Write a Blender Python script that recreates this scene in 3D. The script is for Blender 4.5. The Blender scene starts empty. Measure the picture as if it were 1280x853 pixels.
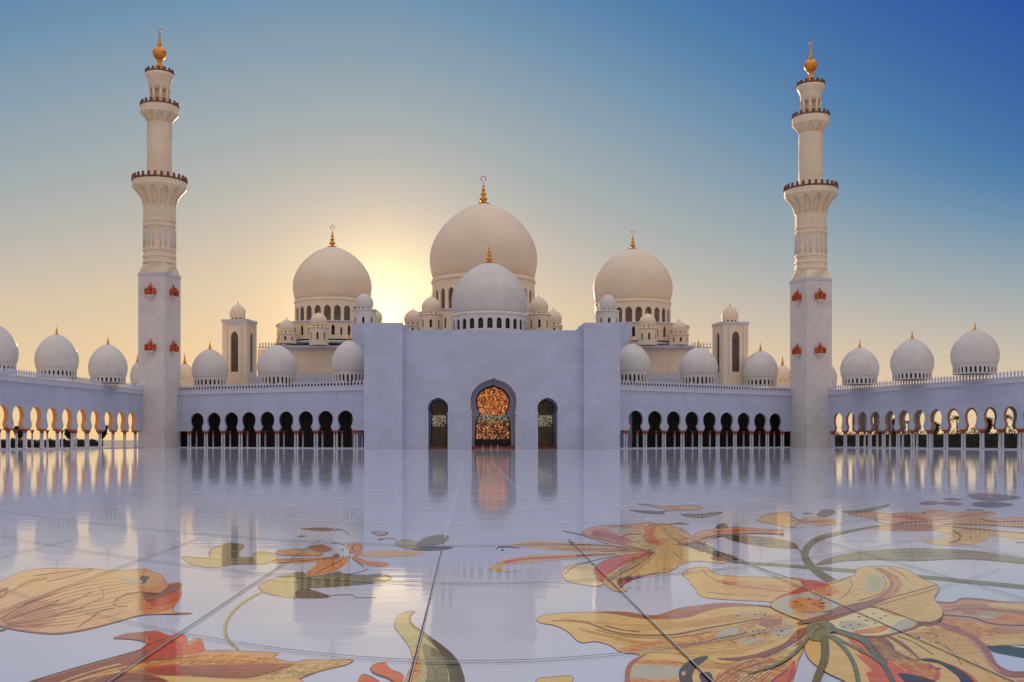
import bpy, math, random
from math import sin, cos, pi, radians
random.seed(7)
SC = bpy.context.scene
COL = SC.collection
F, VX, VY, H = 1300.0, 586.5, 550.0, 2.3      # focal length in photo pixels, principal point, eye height

def wx(px, Z): return (px - VX) / F * Z
def wz(py, Z): return H + (VY - py) / F * Z

# ---------------------------------------------------------------- materials
MATS = {}
def srgb(h):
    v = [int(h[i:i+2], 16) / 255 for i in (0, 2, 4)]
    return tuple((c / 12.92 if c <= .04045 else ((c + .055) / 1.055) ** 2.4) for c in v) + (1,)

def newmat(name):
    m = bpy.data.materials.new(name); m.use_nodes = True
    nt = m.node_tree
    return m, nt, nt.nodes['Principled BSDF']

def noise_mix(nt, b, ca, cb, scale, detail=4, lo=.35, hi=.65, vec=None):
    n = nt.nodes.new('ShaderNodeTexNoise'); n.inputs['Scale'].default_value = scale; n.inputs['Detail'].default_value = detail; n.inputs['Distortion'].default_value = .6
    if vec: nt.links.new(vec, n.inputs['Vector'])
    r = nt.nodes.new('ShaderNodeMapRange'); r.inputs['From Min'].default_value = lo; r.inputs['From Max'].default_value = hi
    nt.links.new(n.outputs['Fac'], r.inputs['Value'])
    mx = nt.nodes.new('ShaderNodeMix'); mx.data_type = 'RGBA'
    mx.inputs['A'].default_value = ca; mx.inputs['B'].default_value = cb
    nt.links.new(r.outputs['Result'], mx.inputs['Factor'])
    return mx.outputs['Result']

def wpos(nt):
    return nt.nodes.new('ShaderNodeNewGeometry').outputs['Position']

def stone(name, col, rough=.55, var=.07, scale=.25, joints=None, spec=.4):
    m, nt, b = newmat(name)
    p = wpos(nt)
    ca = tuple(min(1, c * (1 + var)) for c in col[:3]) + (1,)
    cb = tuple(c * (1 - var) for c in col[:3]) + (1,)
    out = noise_mix(nt, b, ca, cb, scale, 6, vec=p)
    b.inputs['Roughness'].default_value = rough
    b.inputs['Specular IOR Level'].default_value = spec
    if joints:
        sw, sh = joints
        sx = nt.nodes.new('ShaderNodeSeparateXYZ'); nt.links.new(p, sx.inputs[0])
        ad = nt.nodes.new('ShaderNodeMath'); ad.operation = 'ADD'
        nt.links.new(sx.outputs['X'], ad.inputs[0]); nt.links.new(sx.outputs['Y'], ad.inputs[1])
        cx = nt.nodes.new('ShaderNodeCombineXYZ'); nt.links.new(ad.outputs[0], cx.inputs['X']); nt.links.new(sx.outputs['Z'], cx.inputs['Y'])
        br = nt.nodes.new('ShaderNodeTexBrick'); br.inputs['Scale'].default_value = 1
        br.inputs['Brick Width'].default_value = sw; br.inputs['Row Height'].default_value = sh
        br.inputs['Mortar Size'].default_value = .025
        br.inputs['Color1'].default_value = (1, 1, 1, 1); br.inputs['Color2'].default_value = (.925, .925, .93, 1); br.inputs['Mortar'].default_value = (.82, .82, .85, 1)
        nt.links.new(cx.outputs[0], br.inputs['Vector'])
        mm = nt.nodes.new('ShaderNodeMix'); mm.data_type = 'RGBA'; mm.blend_type = 'MULTIPLY'; mm.inputs['Factor'].default_value = 1
        nt.links.new(out, mm.inputs['A']); nt.links.new(br.outputs['Color'], mm.inputs['B']); out = mm.outputs['Result']
    nt.links.new(out, b.inputs['Base Color'])
    MATS[name] = m
    return m

WHITE = stone('shaded_white_marble', (.54, .58, .70, 1), .5, .05, .12, (3.6, 1.8))  # white marble with its bluish shade put into the colour
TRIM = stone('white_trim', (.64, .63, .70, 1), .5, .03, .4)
WARM_LIT = stone('warm_glow_marble', (.92, .74, .52, 1), .5, .04, .10)  # white marble warmed, the evening glow put into its colour
MINA = stone('minaret_marble', (.92, .76, .53, 1), .5, .05, .2, (2.2, 1.1))  # warm light on the upper minaret put into the marble colour
SHAFT = stone('shaft_marble', (.78, .72, .66, 1), .5, .05, .2, (2.2, 1.1))  # cooler copy of the minaret marble, for its less warmly lit foot
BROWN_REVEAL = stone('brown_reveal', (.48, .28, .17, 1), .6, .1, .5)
REVEAL = stone('sunset_reveal', (.86, .42, .17, 1), .6, .08, .5)  # sunset light on the arch jambs painted as orange stone
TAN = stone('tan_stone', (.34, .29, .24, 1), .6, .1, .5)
RAIL = stone('dark_railing', (.21, .085, .05, 1), .5, .3, 3)
DARK = stone('near_black', (.035, .025, .018, 1), .5, .3, 1.5)
RED = stone('copper_red', (.42, .09, .03, 1), .45, .3, 3)
SAND = stone('sand', (.30, .24, .17, 1), .9, .2, .05)
GREEN = stone('foliage', (.022, .03, .013, 1), .7, .4, 2)
BARK = stone('bark', (.09, .06, .04, 1), .85, .3, 3)

def metal(name, col, rough):
    m, nt, b = newmat(name)
    nt.links.new(noise_mix(nt, b, col, tuple(c * .7 for c in col[:3]) + (1,), 2.0, vec=wpos(nt)), b.inputs['Base Color'])
    b.inputs['Metallic'].default_value = 1; b.inputs['Roughness'].default_value = rough
    MATS[name] = m; return m
GOLD = metal('gold', (1.0, .42, .07, 1), .45)

def glass(name, col):
    m, nt, b = newmat(name)
    nt.links.new(noise_mix(nt, b, col, tuple(c * .5 for c in col[:3]) + (1,), .8, vec=wpos(nt)), b.inputs['Base Color'])
    b.inputs['Roughness'].default_value = .25
    MATS[name] = m; return m
PANE = glass('window_screen', (.16, .12, .085, 1))
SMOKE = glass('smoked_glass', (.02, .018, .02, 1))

def polished(name, col, col2=None, scale=1.2, ripple=1.0, mottled=0):
    """polished marble, one finish for the floor and every inlay"""
    m, nt, b = newmat(name)
    p = wpos(nt)
    c2 = col2 or tuple(c * .9 for c in col[:3]) + (1,)
    out = noise_mix(nt, b, col, c2, scale, 5, .3, .7, vec=p)
    if mottled:
        n = nt.nodes.new('ShaderNodeTexVoronoi'); n.inputs['Scale'].default_value = 26; nt.links.new(p, n.inputs['Vector'])
        mm = nt.nodes.new('ShaderNodeMix'); mm.data_type = 'RGBA'; mm.blend_type = 'OVERLAY'; mm.inputs['Factor'].default_value = mottled
        bw = nt.nodes.new('ShaderNodeRGBToBW'); nt.links.new(n.outputs['Color'], bw.inputs[0])
        nt.links.new(out, mm.inputs['A']); nt.links.new(bw.outputs[0], mm.inputs['B']); out = mm.outputs['Result']
    nt.links.new(out, b.inputs['Base Color'])
    b.inputs['Roughness'].default_value = .045
    b.inputs['IOR'].default_value = 1.21
    b.inputs['Specular IOR Level'].default_value = .5
    # faint unevenness of the polished slabs, longer across than along
    mp = nt.nodes.new('ShaderNodeMapping'); mp.inputs['Scale'].default_value = (.16, 1.3, 1)
    nt.links.new(p, mp.inputs['Vector'])
    n1 = nt.nodes.new('ShaderNodeTexNoise'); n1.inputs['Scale'].default_value = 1.1; n1.inputs['Detail'].default_value = 3
    nt.links.new(mp.outputs[0], n1.inputs['Vector'])
    bp = nt.nodes.new('ShaderNodeBump'); bp.inputs['Strength'].default_value = 1.0; bp.inputs['Distance'].default_value = .0045 * ripple
    nt.links.new(n1.outputs['Fac'], bp.inputs['Height'])
    nt.links.new(bp.outputs[0], b.inputs['Normal'])
    MATS[name] = m; return m
FLOOR = polished('polished_white_floor', (.70, .73, .80, 1), (.63, .66, .75, 1), .35)
PAL = {}
def pal(key, hexa, mottled=0, hex2=None):
    up = lambda h: tuple(min(.95, c*1.32) for c in srgb(h)[:3])+(1,)
    PAL[key] = polished('inlay_' + key, up(hexa), up(hex2) if hex2 else None, 5, 1, mottled)
pal('yellow', 'E0B662', 0, 'D2A04C'); pal('amber', 'E2B87A', 0, 'D4955C'); pal('pale', 'E6CC8C', 0, 'DCB870'); pal('peach', 'DCA060', 0, 'C88848'); pal('salmon', 'AC6040', 0, '984A30'); pal('redbrown', '8C3A22')
pal('orange', 'E08A2C', .6, 'C86818'); pal('deeporange', 'DC5E22', 0, 'C04818'); pal('red', 'CC3418', 0, 'AC2410'); pal('olive', '5C5A38', .4); pal('darkolive', '38382A')
pal('teal', '1E2A1E'); pal('maroon', '3C1E1C'); pal('greyblue', 'BCB090', 0, 'A8A288'); pal('brown', '6E3C22'); pal('gold', 'DC9C38', 1, 'B86820')
pal('goldpale', 'D8B060', .9, 'A88850'); pal('leafpale', 'B0A468', .3); pal('pink', 'CC8E66', 0, 'B87850'); pal('sage', '6E6C44', .4)

def flatmat(name, col, rough=.8):
    m, nt, b = newmat(name); 
    nt.links.new(noise_mix(nt, b, col, tuple(c * .8 for c in col[:3]) + (1,), 2, vec=wpos(nt)), b.inputs['Base Color'])
    b.inputs['Roughness'].default_value = rough; MATS[name] = m; return m
JD = flatmat('joint_dark', (.045, .035, .035, 1)); JL = flatmat('joint_light', (.88, .86, .83, 1))

# ---------------------------------------------------------------- mesh builder
class MB:
    def __init__(s): s.v = []; s.f = []; s.mi = []; s.mats = []; s.cur = 0; s.sm = []
    def mat(s, m):
        if m not in s.mats: s.mats.append(m)
        s.cur = s.mats.index(m); return s
    def vs(s, pts):
        a = len(s.v); s.v.extend(pts); return a
    def face(s, idx, smooth=False): s.f.append(tuple(idx)); s.mi.append(s.cur); s.sm.append(smooth)
    def quad(s, *p):
        a = s.vs(p); s.face(range(a, a + len(p)))
    def box(s, x0, x1, y0, y1, z0, z1, M=None):
        c = [(x0,y0,z0),(x1,y0,z0),(x1,y1,z0),(x0,y1,z0),(x0,y0,z1),(x1,y0,z1),(x1,y1,z1),(x0,y1,z1)]
        if M: c = [M(*q) for q in c]
        a = s.vs(c)
        for q in ((0,3,2,1),(4,5,6,7),(0,1,5,4),(1,2,6,5),(2,3,7,6),(3,0,4,7)): s.face([a + i for i in q])
    def lathe(s, cx, cy, prof, n=32, smooth=True, mod=None, rot=0, cap=True):
        a = len(s.v)
        for (r, z) in prof:
            for k in range(n):
                t = 2 * pi * (k + rot) / n
                rr = r * (mod(t, z) if mod else 1)
                s.v.append((cx + rr * cos(t), cy + rr * sin(t), z))
        for i in range(len(prof) - 1):
            for k in range(n):
                k2 = (k + 1) % n
                s.face((a + i*n + k, a + i*n + k2, a + (i+1)*n + k2, a + (i+1)*n + k), smooth)
        if cap:
            s.face([a + k for k in range(n)][::-1]); l = a + (len(prof) - 1) * n
            s.face([l + k for k in range(n)])
    def tube(s, pts, r, n=6):
        from mathutils import Vector
        a = len(s.v); P = [Vector(p) for p in pts]
        for i, p in enumerate(P):
            d = (P[min(i+1, len(P)-1)] - P[max(i-1, 0)]).normalized()
            up = Vector((0,0,1)) if abs(d.z) < .9 else Vector((1,0,0))
            q = d.cross(up).normalized(); w = d.cross(q)
            rr = r[i] if isinstance(r, (list, tuple)) else r
            for k in range(n):
                t = 2*pi*k/n; s.v.append(tuple(p + q*(rr*cos(t)) + w*(rr*sin(t))))
        for i in range(len(P)-1):
            for k in range(n):
                k2 = (k+1) % n
                s.face((a+i*n+k, a+i*n+k2, a+(i+1)*n+k2, a+(i+1)*n+k), True)
        s.face([a+k for k in range(n)][::-1]); s.face([a+(len(P)-1)*n+k for k in range(n)])
    def build(s, name, m=None, parent=None, label=None):
        me = bpy.data.meshes.new(name)
        if m is not None and not s.mats: s.mats = [m]
        me.from_pydata(s.v, [], s.f)
        for q in s.mats: me.materials.append(q)
        me.polygons.foreach_set('material_index', s.mi)
        me.polygons.foreach_set('use_smooth', s.sm)
        me.update()
        import bmesh
        bm = bmesh.new(); bm.from_mesh(me); bmesh.ops.recalc_face_normals(bm, faces=bm.faces); bm.to_mesh(me); bm.free()
        o = bpy.data.objects.new(name, me); COL.objects.link(o)
        if parent is not None:
            o.parent = parent; o.matrix_parent_inverse = parent_inv(parent)
        if label: o['label'] = label
        return o

def parent_inv(p):
    from mathutils import Matrix
    return Matrix.Translation(-p.location) if p.parent is None else Matrix.Identity(4)

def tag(o, label=None, cat=None, group=None, kind=None):
    if label: o['label'] = label
    if cat: o['category'] = cat
    if group: o['group'] = group
    if kind: o['kind'] = kind
    return o
def thing(name, loc, label, cat, group=None):
    o = bpy.data.objects.new(name, None); COL.objects.link(o); o.location = loc; o.empty_display_size = 1
    return tag(o, label, cat, group)

# wall with shaped openings; M maps (along, depth, height) to the world
def wall_cells(mb, M, cells, z0, z1, t, sub=1, under=True, ends=True, top=True, reveal=None):
    for (u0, u1, uc, lev) in cells:
        zb = lev[0][0]
        def full(za, zc2):
            for i in range(sub):
                a = u0 + (u1-u0)*i/sub; b = u0 + (u1-u0)*(i+1)/sub
                mb.quad(M(a,0,za), M(b,0,za), M(b,0,zc2), M(a,0,zc2))
                mb.quad(M(a,t,za), M(b,t,za), M(b,t,zc2), M(a,t,zc2))
        if zb > z0 + 1e-4:
            full(z0, zb)
            mb.quad(M(uc-lev[0][1],0,zb), M(uc+lev[0][1],0,zb), M(uc+lev[0][1],t,zb), M(uc-lev[0][1],t,zb))
        elif under:
            mb.quad(M(u0,0,z0), M(uc-lev[0][1],0,z0), M(uc-lev[0][1],t,z0), M(u0,t,z0))
            mb.quad(M(u1,0,z0), M(uc+lev[0][1],0,z0), M(uc+lev[0][1],t,z0), M(u1,t,z0))
        for (za, wa), (zc, wc) in zip(lev, lev[1:]):
            for sg, ue in ((-1, u0), (1, u1)):
                for d in (0, t):
                    mb.quad(M(ue,d,za), M(uc+sg*wa,d,za), M(uc+sg*wc,d,zc), M(ue,d,zc))
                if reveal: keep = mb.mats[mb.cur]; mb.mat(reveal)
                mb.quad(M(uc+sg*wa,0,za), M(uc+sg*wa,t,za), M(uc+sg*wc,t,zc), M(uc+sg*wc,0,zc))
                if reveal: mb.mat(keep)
        full(lev[-1][0], z1)
        if top:
            for i in range(sub):
                a = u0 + (u1-u0)*i/sub; b = u0 + (u1-u0)*(i+1)/sub
                mb.quad(M(a,0,z1), M(b,0,z1), M(b,t,z1), M(a,t,z1))
    if ends:
        for u in (cells[0][0], cells[-1][1]): mb.quad(M(u,0,z0), M(u,t,z0), M(u,t,z1), M(u,0,z1))

def keyhole(r, zb, zn, zc, za, flare=.98):
    L = [(zb, flare*r), (zb+.3*(zn-zb), .86*r), (zb+.65*(zn-zb), .77*r), (zn, .735*r)]
    for a in (-30, -17, -5, 8, 21, 34, 47, 60, 72, 82):
        A = radians(a)
        z = zc + (zc-zn)*sin(A)/sin(radians(43)) if A < 0 else zc + (za-zc)*.96*sin(A)
        L.append((z, r*cos(A)))
    L.append((za, 0))
    return L
def arch(hw, zb, zs, za, n=7):
    L = [(zb, hw), (zs, hw)]
    for i in range(1, n):
        A = pi/2*i/n; L.append((zs + (za-zs)*.95*sin(A), hw*cos(A)**.9))
    L.append((za, 0)); return L
def keyhole_fill(lev, M, mb, d):
    for (za, wa), (zc, wc) in zip(lev, lev[1:]):
        mb.quad(M(-wa,d,za), M(wa,d,za), M(wc,d,zc), M(-wc,d,zc))

DOME = [(.905,0),(.955,.06),(.98,.13),(1,.23),(1,.31),(.98,.40),(.935,.49),(.885,.56),(.83,.62),(.76,.685),(.68,.745),(.58,.81),(.46,.87),(.36,.91),(.26,.945),(.17,.968),(.09,.985),(.03,1.0)]
def dome_profile(R, z0, z1): return [(R*a, z0+(z1-z0)*b) for a, b in DOME]

def finial(parent, x, y, z, h, ring=False, name='finial'):
    mb = MB(); mb.mat(GOLD)
    s = h
    prof = [(.17,0),(.19,.01),(.09,.03),(.05,.07),(.10,.12),(.115,.17),(.085,.22),(.035,.25),(.07,.30),(.085,.34),(.06,.38),(.025,.41),(.05,.455),(.06,.485),(.04,.52),(.018,.55),(.03,.585),(.035,.61),(.012,.65),(.01,.76)]
    mb.lathe(x, y, [(r*s*1.2, z - .03*s + q*s) for r, q in prof], 12)
    if ring:
        pts = []
        for k in range(15):
            t = radians(300)*k/14 - radians(60) + radians(0)
            pts.append((x + .085*s*cos(t+pi*.0), y, z + s*.84 + .085*s*sin(t)))
        mb.tube(pts, .016*s, 5)
    else:
        mb.tube([(x,y,z+.7*s),(x,y,z+.95*s)], [.012*s,.003*s], 5)
    return mb.build(name, None, parent)
# ---------------------------------------------------------------- domes on drums
def drum_map(cx, cy, R):
    def M(u, d, z):
        t = u / R - pi/2          # u = arc length, 0 faces the courtyard
        return (cx + (R-d)*cos(t), cy + (R-d)*sin(t), z)
    return M

def make_dome(parent, px, rpx, apex, base, Z, drum_bottom, mat=None, nwin=16, fin=None, ring=False, big=False, win=None, label=None, seg=40, drum_r=None, name='dome', stops=True):
    """a bulb dome at photo column px; its drum with openings; a gilded finial"""
    mat = mat or WARM_LIT
    cx = wx(px, Z); R = rpx/F*Z; z0 = wz(base, Z); z1 = wz(apex, Z); zd = wz(drum_bottom, Z)
    mb = MB(); mb.mat(mat)
    mb.lathe(cx, Z, dome_profile(R, z0, z1), seg)
    d = mb.build(name, None, parent, label)
    dr = (drum_r/F*Z if drum_r else R*.90)
    w = MB(); w.mat(mat)
    # ring moulding under the bulb
    h = z0 - zd; c = min(.11*h, .05*R)
    w.lathe(cx, Z, [(dr*1.0, z0-c*1.2), (dr*1.02, z0-c), (dr*1.02, z0-c*.4), (dr*1.01, z0-c*.3), (dr*1.01, z0+.02*R)], seg)
    # drum wall with openings
    M = drum_map(cx, Z, dr); circ = 2*pi*dr; cells = []
    zt = z0 - c*1.2
    if win: wb, wt, frac = zd + (zt-zd)*win[0], zd + (zt-zd)*win[1], win[2]
    else: wb, wt, frac = zd + (zt-zd)*.12, zd + (zt-zd)*.88, .5
    for k in range(nwin):
        u0 = circ*(k-.5)/nwin; u1 = circ*(k+.5)/nwin; hw = (u1-u0)/2*frac
        cells.append((u0, u1, (u0+u1)/2, arch(hw, wb, wb+(wt-wb)*.72, wt, 4)))
    th = max(.25, .04*R)
    wall_cells(w, M, cells, zd, zt, th, 2, ends=False)
    if not big:
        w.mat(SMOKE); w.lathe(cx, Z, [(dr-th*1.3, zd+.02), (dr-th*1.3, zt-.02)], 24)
    w.build('drum', None, d)
    if big:
        for k in range(nwin):
            ang = (k)/nwin*360
            if 100 < ang < 260: continue
            p = MB(); p.mat(PANE); u = circ*k/nwin
            lev = arch((circ/nwin)/2*frac, wb, wb+(wt-wb)*.72, wt, 5)
            Mk = lambda a, dd, z: M(u+a, dd, z)
            keyhole_fill(lev, Mk, p, th*.75)
            p.build('window', None, d)
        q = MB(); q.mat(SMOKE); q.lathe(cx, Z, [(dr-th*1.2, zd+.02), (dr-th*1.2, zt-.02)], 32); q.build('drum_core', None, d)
    if fin: finial(d, cx, Z, z1, fin/F*Z, ring)
    return d

# ---------------------------------------------------------------- arcades
def arcade(name, label, p0, p1, centres, r, group, depth=11, solid=True, inner=True, step=True, t=1.3, rear=True, rev=None, ext=(0, 0)):
    """arches between p0 and p1; centres are distances from p0; the courtyard lies to the right hand of p0->p1 reversed"""
    dx, dy = p1[0]-p0[0], p1[1]-p0[1]; L = math.hypot(dx, dy); ux, uy = dx/L, dy/L
    nx, ny = -uy, ux                     # away from the courtyard
    if (nx*(p0[0]) + ny*(p0[1]-150)) < 0: nx, ny = -nx, -ny
    M = lambda u, d, z: (p0[0]+ux*u+nx*d, p0[1]+uy*u+ny*d, z)
    root = thing(name, (p0[0]+dx/2, p0[1]+dy/2, 0), label, 'arcade', group)
    Hs = 15.3; zb = 4.8
    bounds = [0] + [(a+b)/2 for a, b in zip(centres, centres[1:])] + [L]
    first = [centres[0] - (centres[1]-centres[0])/2, centres[-1] + (centres[-1]-centres[-2])/2]
    def cells():
        out = []
        for i, c in enumerate(centres):
            a, b = bounds[i], bounds[i+1]
            if i == 0: a = max(a, first[0])
            if i == len(centres)-1: b = min(b, first[1])
            out.append((a, b, c, keyhole(r, zb, 5.95, 7.85, 10.15)))
        return out
    cs = cells()
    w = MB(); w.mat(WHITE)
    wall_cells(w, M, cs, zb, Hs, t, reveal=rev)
    e0, e1 = cs[0][0], cs[-1][1]
    if e0 > .05: w.box(0, e0, 0, t, zb, Hs, M)
    if e1 < L-.05: w.box(e1, L, 0, t, zb, Hs, M)
    w.build('arch_wall', None, root)
    # projecting rims round the arches
    for (a, b, c, lev) in cs:
        rim = MB(); rim.mat(TRIM)
        pts = [(c-wd, z) for z, wd in lev] + [(c+wd, z) for z, wd in lev[::-1][1:]]
        cen = (c, 7.6)
        for (ua, za), (ub, zb2) in zip(pts, pts[1:]):
            def o(u, z, k):
                ddx, ddz = u-cen[0], z-cen[1]; l = math.hypot(ddx, ddz) or 1
                return (u+ddx/l*k, z+ddz/l*k)
            A, B = (ua, za), (ub, zb2); A2, B2 = o(ua, za, .17), o(ub, zb2, .17)
            rim.quad(M(A[0],-.07,A[1]), M(B[0],-.07,B[1]), M(B2[0],-.07,B2[1]), M(A2[0],-.07,A2[1]))
            rim.quad(M(A2[0],-.07,A2[1]), M(B2[0],-.07,B2[1]), M(B2[0],.0,B2[1]), M(A2[0],.0,A2[1]))
            rim.quad(M(A[0],-.07,A[1]), M(B[0],-.07,B[1]), M(B[0],.0,B[1]), M(A[0],.0,A[1]))
        rim.build('arch_rim', None, root)
    # string course, coping, merlons
    c = MB(); c.mat(TRIM)
    c.box(0, L, -.38, t, Hs+.002, Hs+.35, M); c.box(0, L, -.18, t, Hs+.352, Hs+1.15, M); c.box(0, L, -.3, .3, Hs+1.152, Hs+1.35, M)
    c.build('cornice', None, root)
    m = MB(); m.mat(TRIM)
    n = int(L/1.05); zz = Hs+1.353
    for k in range(n):
        u = (k+.5)*L/n; q = .27
        P = [(-q,0),(q,0),(q*.6,.45),(q*1.15,.85),(0,1.45),(-q*1.15,.85),(-q*.6,.45)]
        a = [M(u+x, -.1, zz+z) for x, z in P]; b = [M(u+x, .12, zz+z) for x, z in P]
        m.quad(*a); m.quad(*b[::-1])
        for i in range(7): m.quad(a[i], a[(i+1)%7], b[(i+1)%7], b[i])
    m.build('parapet', None, root)
    rf = MB(); rf.mat(TRIM); rf.box(0, L, t+.003, depth+t, Hs-1.8, Hs+.9, M); rf.build('roof', None, root)
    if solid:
        gw = MB(); gw.mat(SMOKE); gw.box(0, L, t+.1, t+.4, Hs+.903, Hs+2.1, M); gw.build('dark_backing', None, root)  # dark strip added so the gaps between merlons look shaded
        b = MB(); b.mat(DARK)  # gallery back and ceiling coloured dark, standing in for deep shade
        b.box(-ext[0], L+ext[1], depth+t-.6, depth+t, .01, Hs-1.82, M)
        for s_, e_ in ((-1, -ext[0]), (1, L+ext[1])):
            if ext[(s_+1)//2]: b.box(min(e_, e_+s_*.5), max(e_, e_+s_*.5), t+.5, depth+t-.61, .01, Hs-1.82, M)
        # mullions of the darkened hall front
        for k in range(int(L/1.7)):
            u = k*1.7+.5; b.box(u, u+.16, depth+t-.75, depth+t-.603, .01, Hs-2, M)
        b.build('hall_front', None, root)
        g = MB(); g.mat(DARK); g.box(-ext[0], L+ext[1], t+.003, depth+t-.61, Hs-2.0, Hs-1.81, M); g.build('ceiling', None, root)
    elif rear:
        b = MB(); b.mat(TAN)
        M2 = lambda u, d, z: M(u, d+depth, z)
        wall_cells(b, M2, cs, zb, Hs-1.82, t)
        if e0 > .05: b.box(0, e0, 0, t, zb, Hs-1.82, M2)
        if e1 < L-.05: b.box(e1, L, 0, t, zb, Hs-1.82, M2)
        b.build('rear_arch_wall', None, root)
    if step:
        s = MB(); s.mat(TRIM); s.box(0, L, -.6, depth+t, .006, .22, M); s.build('step', None, root)
    # paired columns under every springing
    piers = [cs[0][0]] + [(x[1]) for x in cs]
    proto = [None]
    def column(u, d, fine=True):
        x, y, _ = M(u, d, 0)
        if proto[0] is None:
            mb = MB(); mb.mat(TRIM)
            mb.lathe(0, 0, [(.36,.222),(.36,.42),(.27,.52),(.235,.6),(.225,3.9)], 12)
            o = mb.build('column', None, None)
            cp = MB(); cp.mat(RED)
            cp.lathe(0, 0, [(.23,3.9),(.27,3.95),(.25,4.02),(.38,4.5),(.53,4.62),(.53,4.797)], 12)
            k = cp.build('capital', None, None); k.parent = o
            proto[0] = (o, k)
        else:
            o = proto[0][0].copy(); COL.objects.link(o); k = proto[0][1].copy(); COL.objects.link(k); k.parent = o
        o.parent = root; o.matrix_parent_inverse.identity(); o.location = (x-root.location.x, y-root.location.y, 0)
    for u in piers:
        u = min(max(u, .6), L-.6)
        for s in (-.42, .42): column(u+s, t/2)
    if not solid:
        for u in piers:
            u = min(max(u, .6), L-.6)
            column(u, depth+.65)
    elif inner:
        for u in piers[::1]:
            u = min(max(u, .6), L-.6)
            column(u, depth*.25)
    # beam tying the capitals together
    bm_ = MB(); bm_.mat(RED)
    for u in piers: 
        u = min(max(u, .95), L-.95); bm_.box(u-.95, u+.95, -.12, t+.1, 4.45, 4.785, M)
    bm_.build('capital_band', None, root)
    return root, M, L

# centre wings
ZI, ZO = 272, 302
def wing(side, x_in, x_out, zo, pxs, label):
    p_in = (wx(x_in, ZI), ZI); p_out = (wx(x_out, zo), zo)
    dx, dy = p_out[0]-p_in[0], p_out[1]-p_in[1]; L = math.hypot(dx, dy)
    cen = []
    for px in pxs:     # intersect view ray with wall line
        k = (px-VX)/F
        s = (k*p_in[1]-p_in[0])/(dx-k*dy); cen.append(s*L)
    cen.sort()
    return p_in, p_out, cen
LW = [210+c/4.738*1.0+0 for c in (172,272,375,478,588,699,815,932,1050)]
RW = [760+c/4.738 for c in (165,279,390,498,602,704,805,902,992)]
p_in, p_out, cen = wing('l', 456.5, 221, ZO, LW, '')
lw, LWM, LWL = arcade('arcade', 'shaded white arcade of nine dark keyhole arches left of the entrance portal', p_in, p_out, cen, 2.5, 'arcades round the courtyard', depth=13, ext=(0, 12), t=.5)
p_in, p_out, cen = wing('r', 773.5, 993, 309, RW, '')
rw, RWM, RWL = arcade('arcade', 'shaded white arcade of nine dark keyhole arches right of the entrance portal', p_in, p_out, cen, 2.62, 'arcades round the courtyard', depth=13, ext=(0, 12), t=.5)

def side(A, slope, zs_near, pxs, extra, rad, label, t, rear):
    # wall line X = A + slope*(300 - Z)
    zs = []
    for px in pxs:
        k = (px-VX)/F; Z = (A+slope*300)/(k+slope); zs.append(Z)
    zs.sort(reverse=True)
    d = (zs[0]-zs[-1])/(len(zs)-1)
    zs += [zs[-1]-d*(i+1) for i in range(extra)]
    Z0 = zs[0]+d*.62+ (3 if A < 0 else 4); Z1 = zs[-1]-d*.6
    P = lambda Z: (A+slope*(300-Z), Z)
    p0, p1 = P(Z0), P(Z1); s = math.hypot(1, slope)
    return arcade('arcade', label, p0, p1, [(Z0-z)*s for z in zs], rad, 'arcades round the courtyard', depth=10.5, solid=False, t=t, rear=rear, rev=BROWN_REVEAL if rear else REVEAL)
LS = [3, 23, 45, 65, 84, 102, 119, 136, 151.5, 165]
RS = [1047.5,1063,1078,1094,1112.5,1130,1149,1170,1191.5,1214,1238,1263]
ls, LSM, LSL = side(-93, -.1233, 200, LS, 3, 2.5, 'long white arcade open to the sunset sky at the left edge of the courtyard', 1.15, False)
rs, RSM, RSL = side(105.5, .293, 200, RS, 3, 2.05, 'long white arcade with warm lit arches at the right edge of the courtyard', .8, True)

# domes of the arcades (each a part of the arcade it stands on)
WD = stone('dome_marble', (.74, .68, .60, 1), .5, .05, .3)
D = [ # parent, px, r, apex, base, Z, drum bottom
 (ls, -6, 27, 405, 455, 240, 468), (ls, 71, 26, 417.5, 462, 258, 473), (ls, 135, 23.5, 430, 471, 277, 480), (ls, 172, 9, 452, 478, 325, 486),
 (lw, 262.5, 22.5, 436, 473, 306, 484), (lw, 346.5, 25, 431, 469, 298, 484), (lw, 437, 22.5, 425, 465.5, 287, 482),
 (rw, 790, 22.5, 429, 465.5, 287, 482), (rw, 873, 24, 434, 469, 300, 484), (rw, 950.5, 21.5, 438, 473, 312, 484),
 (rs, 1037, 9, 456, 480, 330, 489), (rs, 1074.5, 23, 434, 472, 288, 482), (rs, 1140, 25.5, 423, 465.5, 268, 476), (rs, 1218.5, 28, 411.5, 456.5, 248, 469)]
for (pa, px, r, ap, ba, Z, db) in D:
    make_dome(pa, px, r, ap, ba, Z, db-1, WD, nwin=max(18, int(r*1.1)), fin=13, seg=32)
# small domes further back, seen over the arcade ends
bk = thing('rear_arcade', (wx(232, 352), 352, 0), 'distant arcade end with small warm dome just right of the left minaret', 'arcade')
b = MB(); b.mat(WARM_LIT); b.box(wx(219,352), wx(262,352), 352, 372, 0, wz(474, 352)); b.build('wall', None, bk)
make_dome(bk, 231, 11, 454, 474-2, 358, 480, WARM_LIT, 12, fin=16, seg=24)
bk = thing('rear_arcade', (wx(978, 352), 352, 0), 'distant arcade end with small warm dome just left of the right minaret', 'arcade')
b = MB(); b.mat(WARM_LIT); b.box(wx(960,352), wx(990,352), 352, 372, 0, wz(476, 352)); b.build('wall', None, bk)
make_dome(bk, 978, 10.5, 456, 474, 358, 481, WARM_LIT, 12, fin=15, seg=24)

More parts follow.
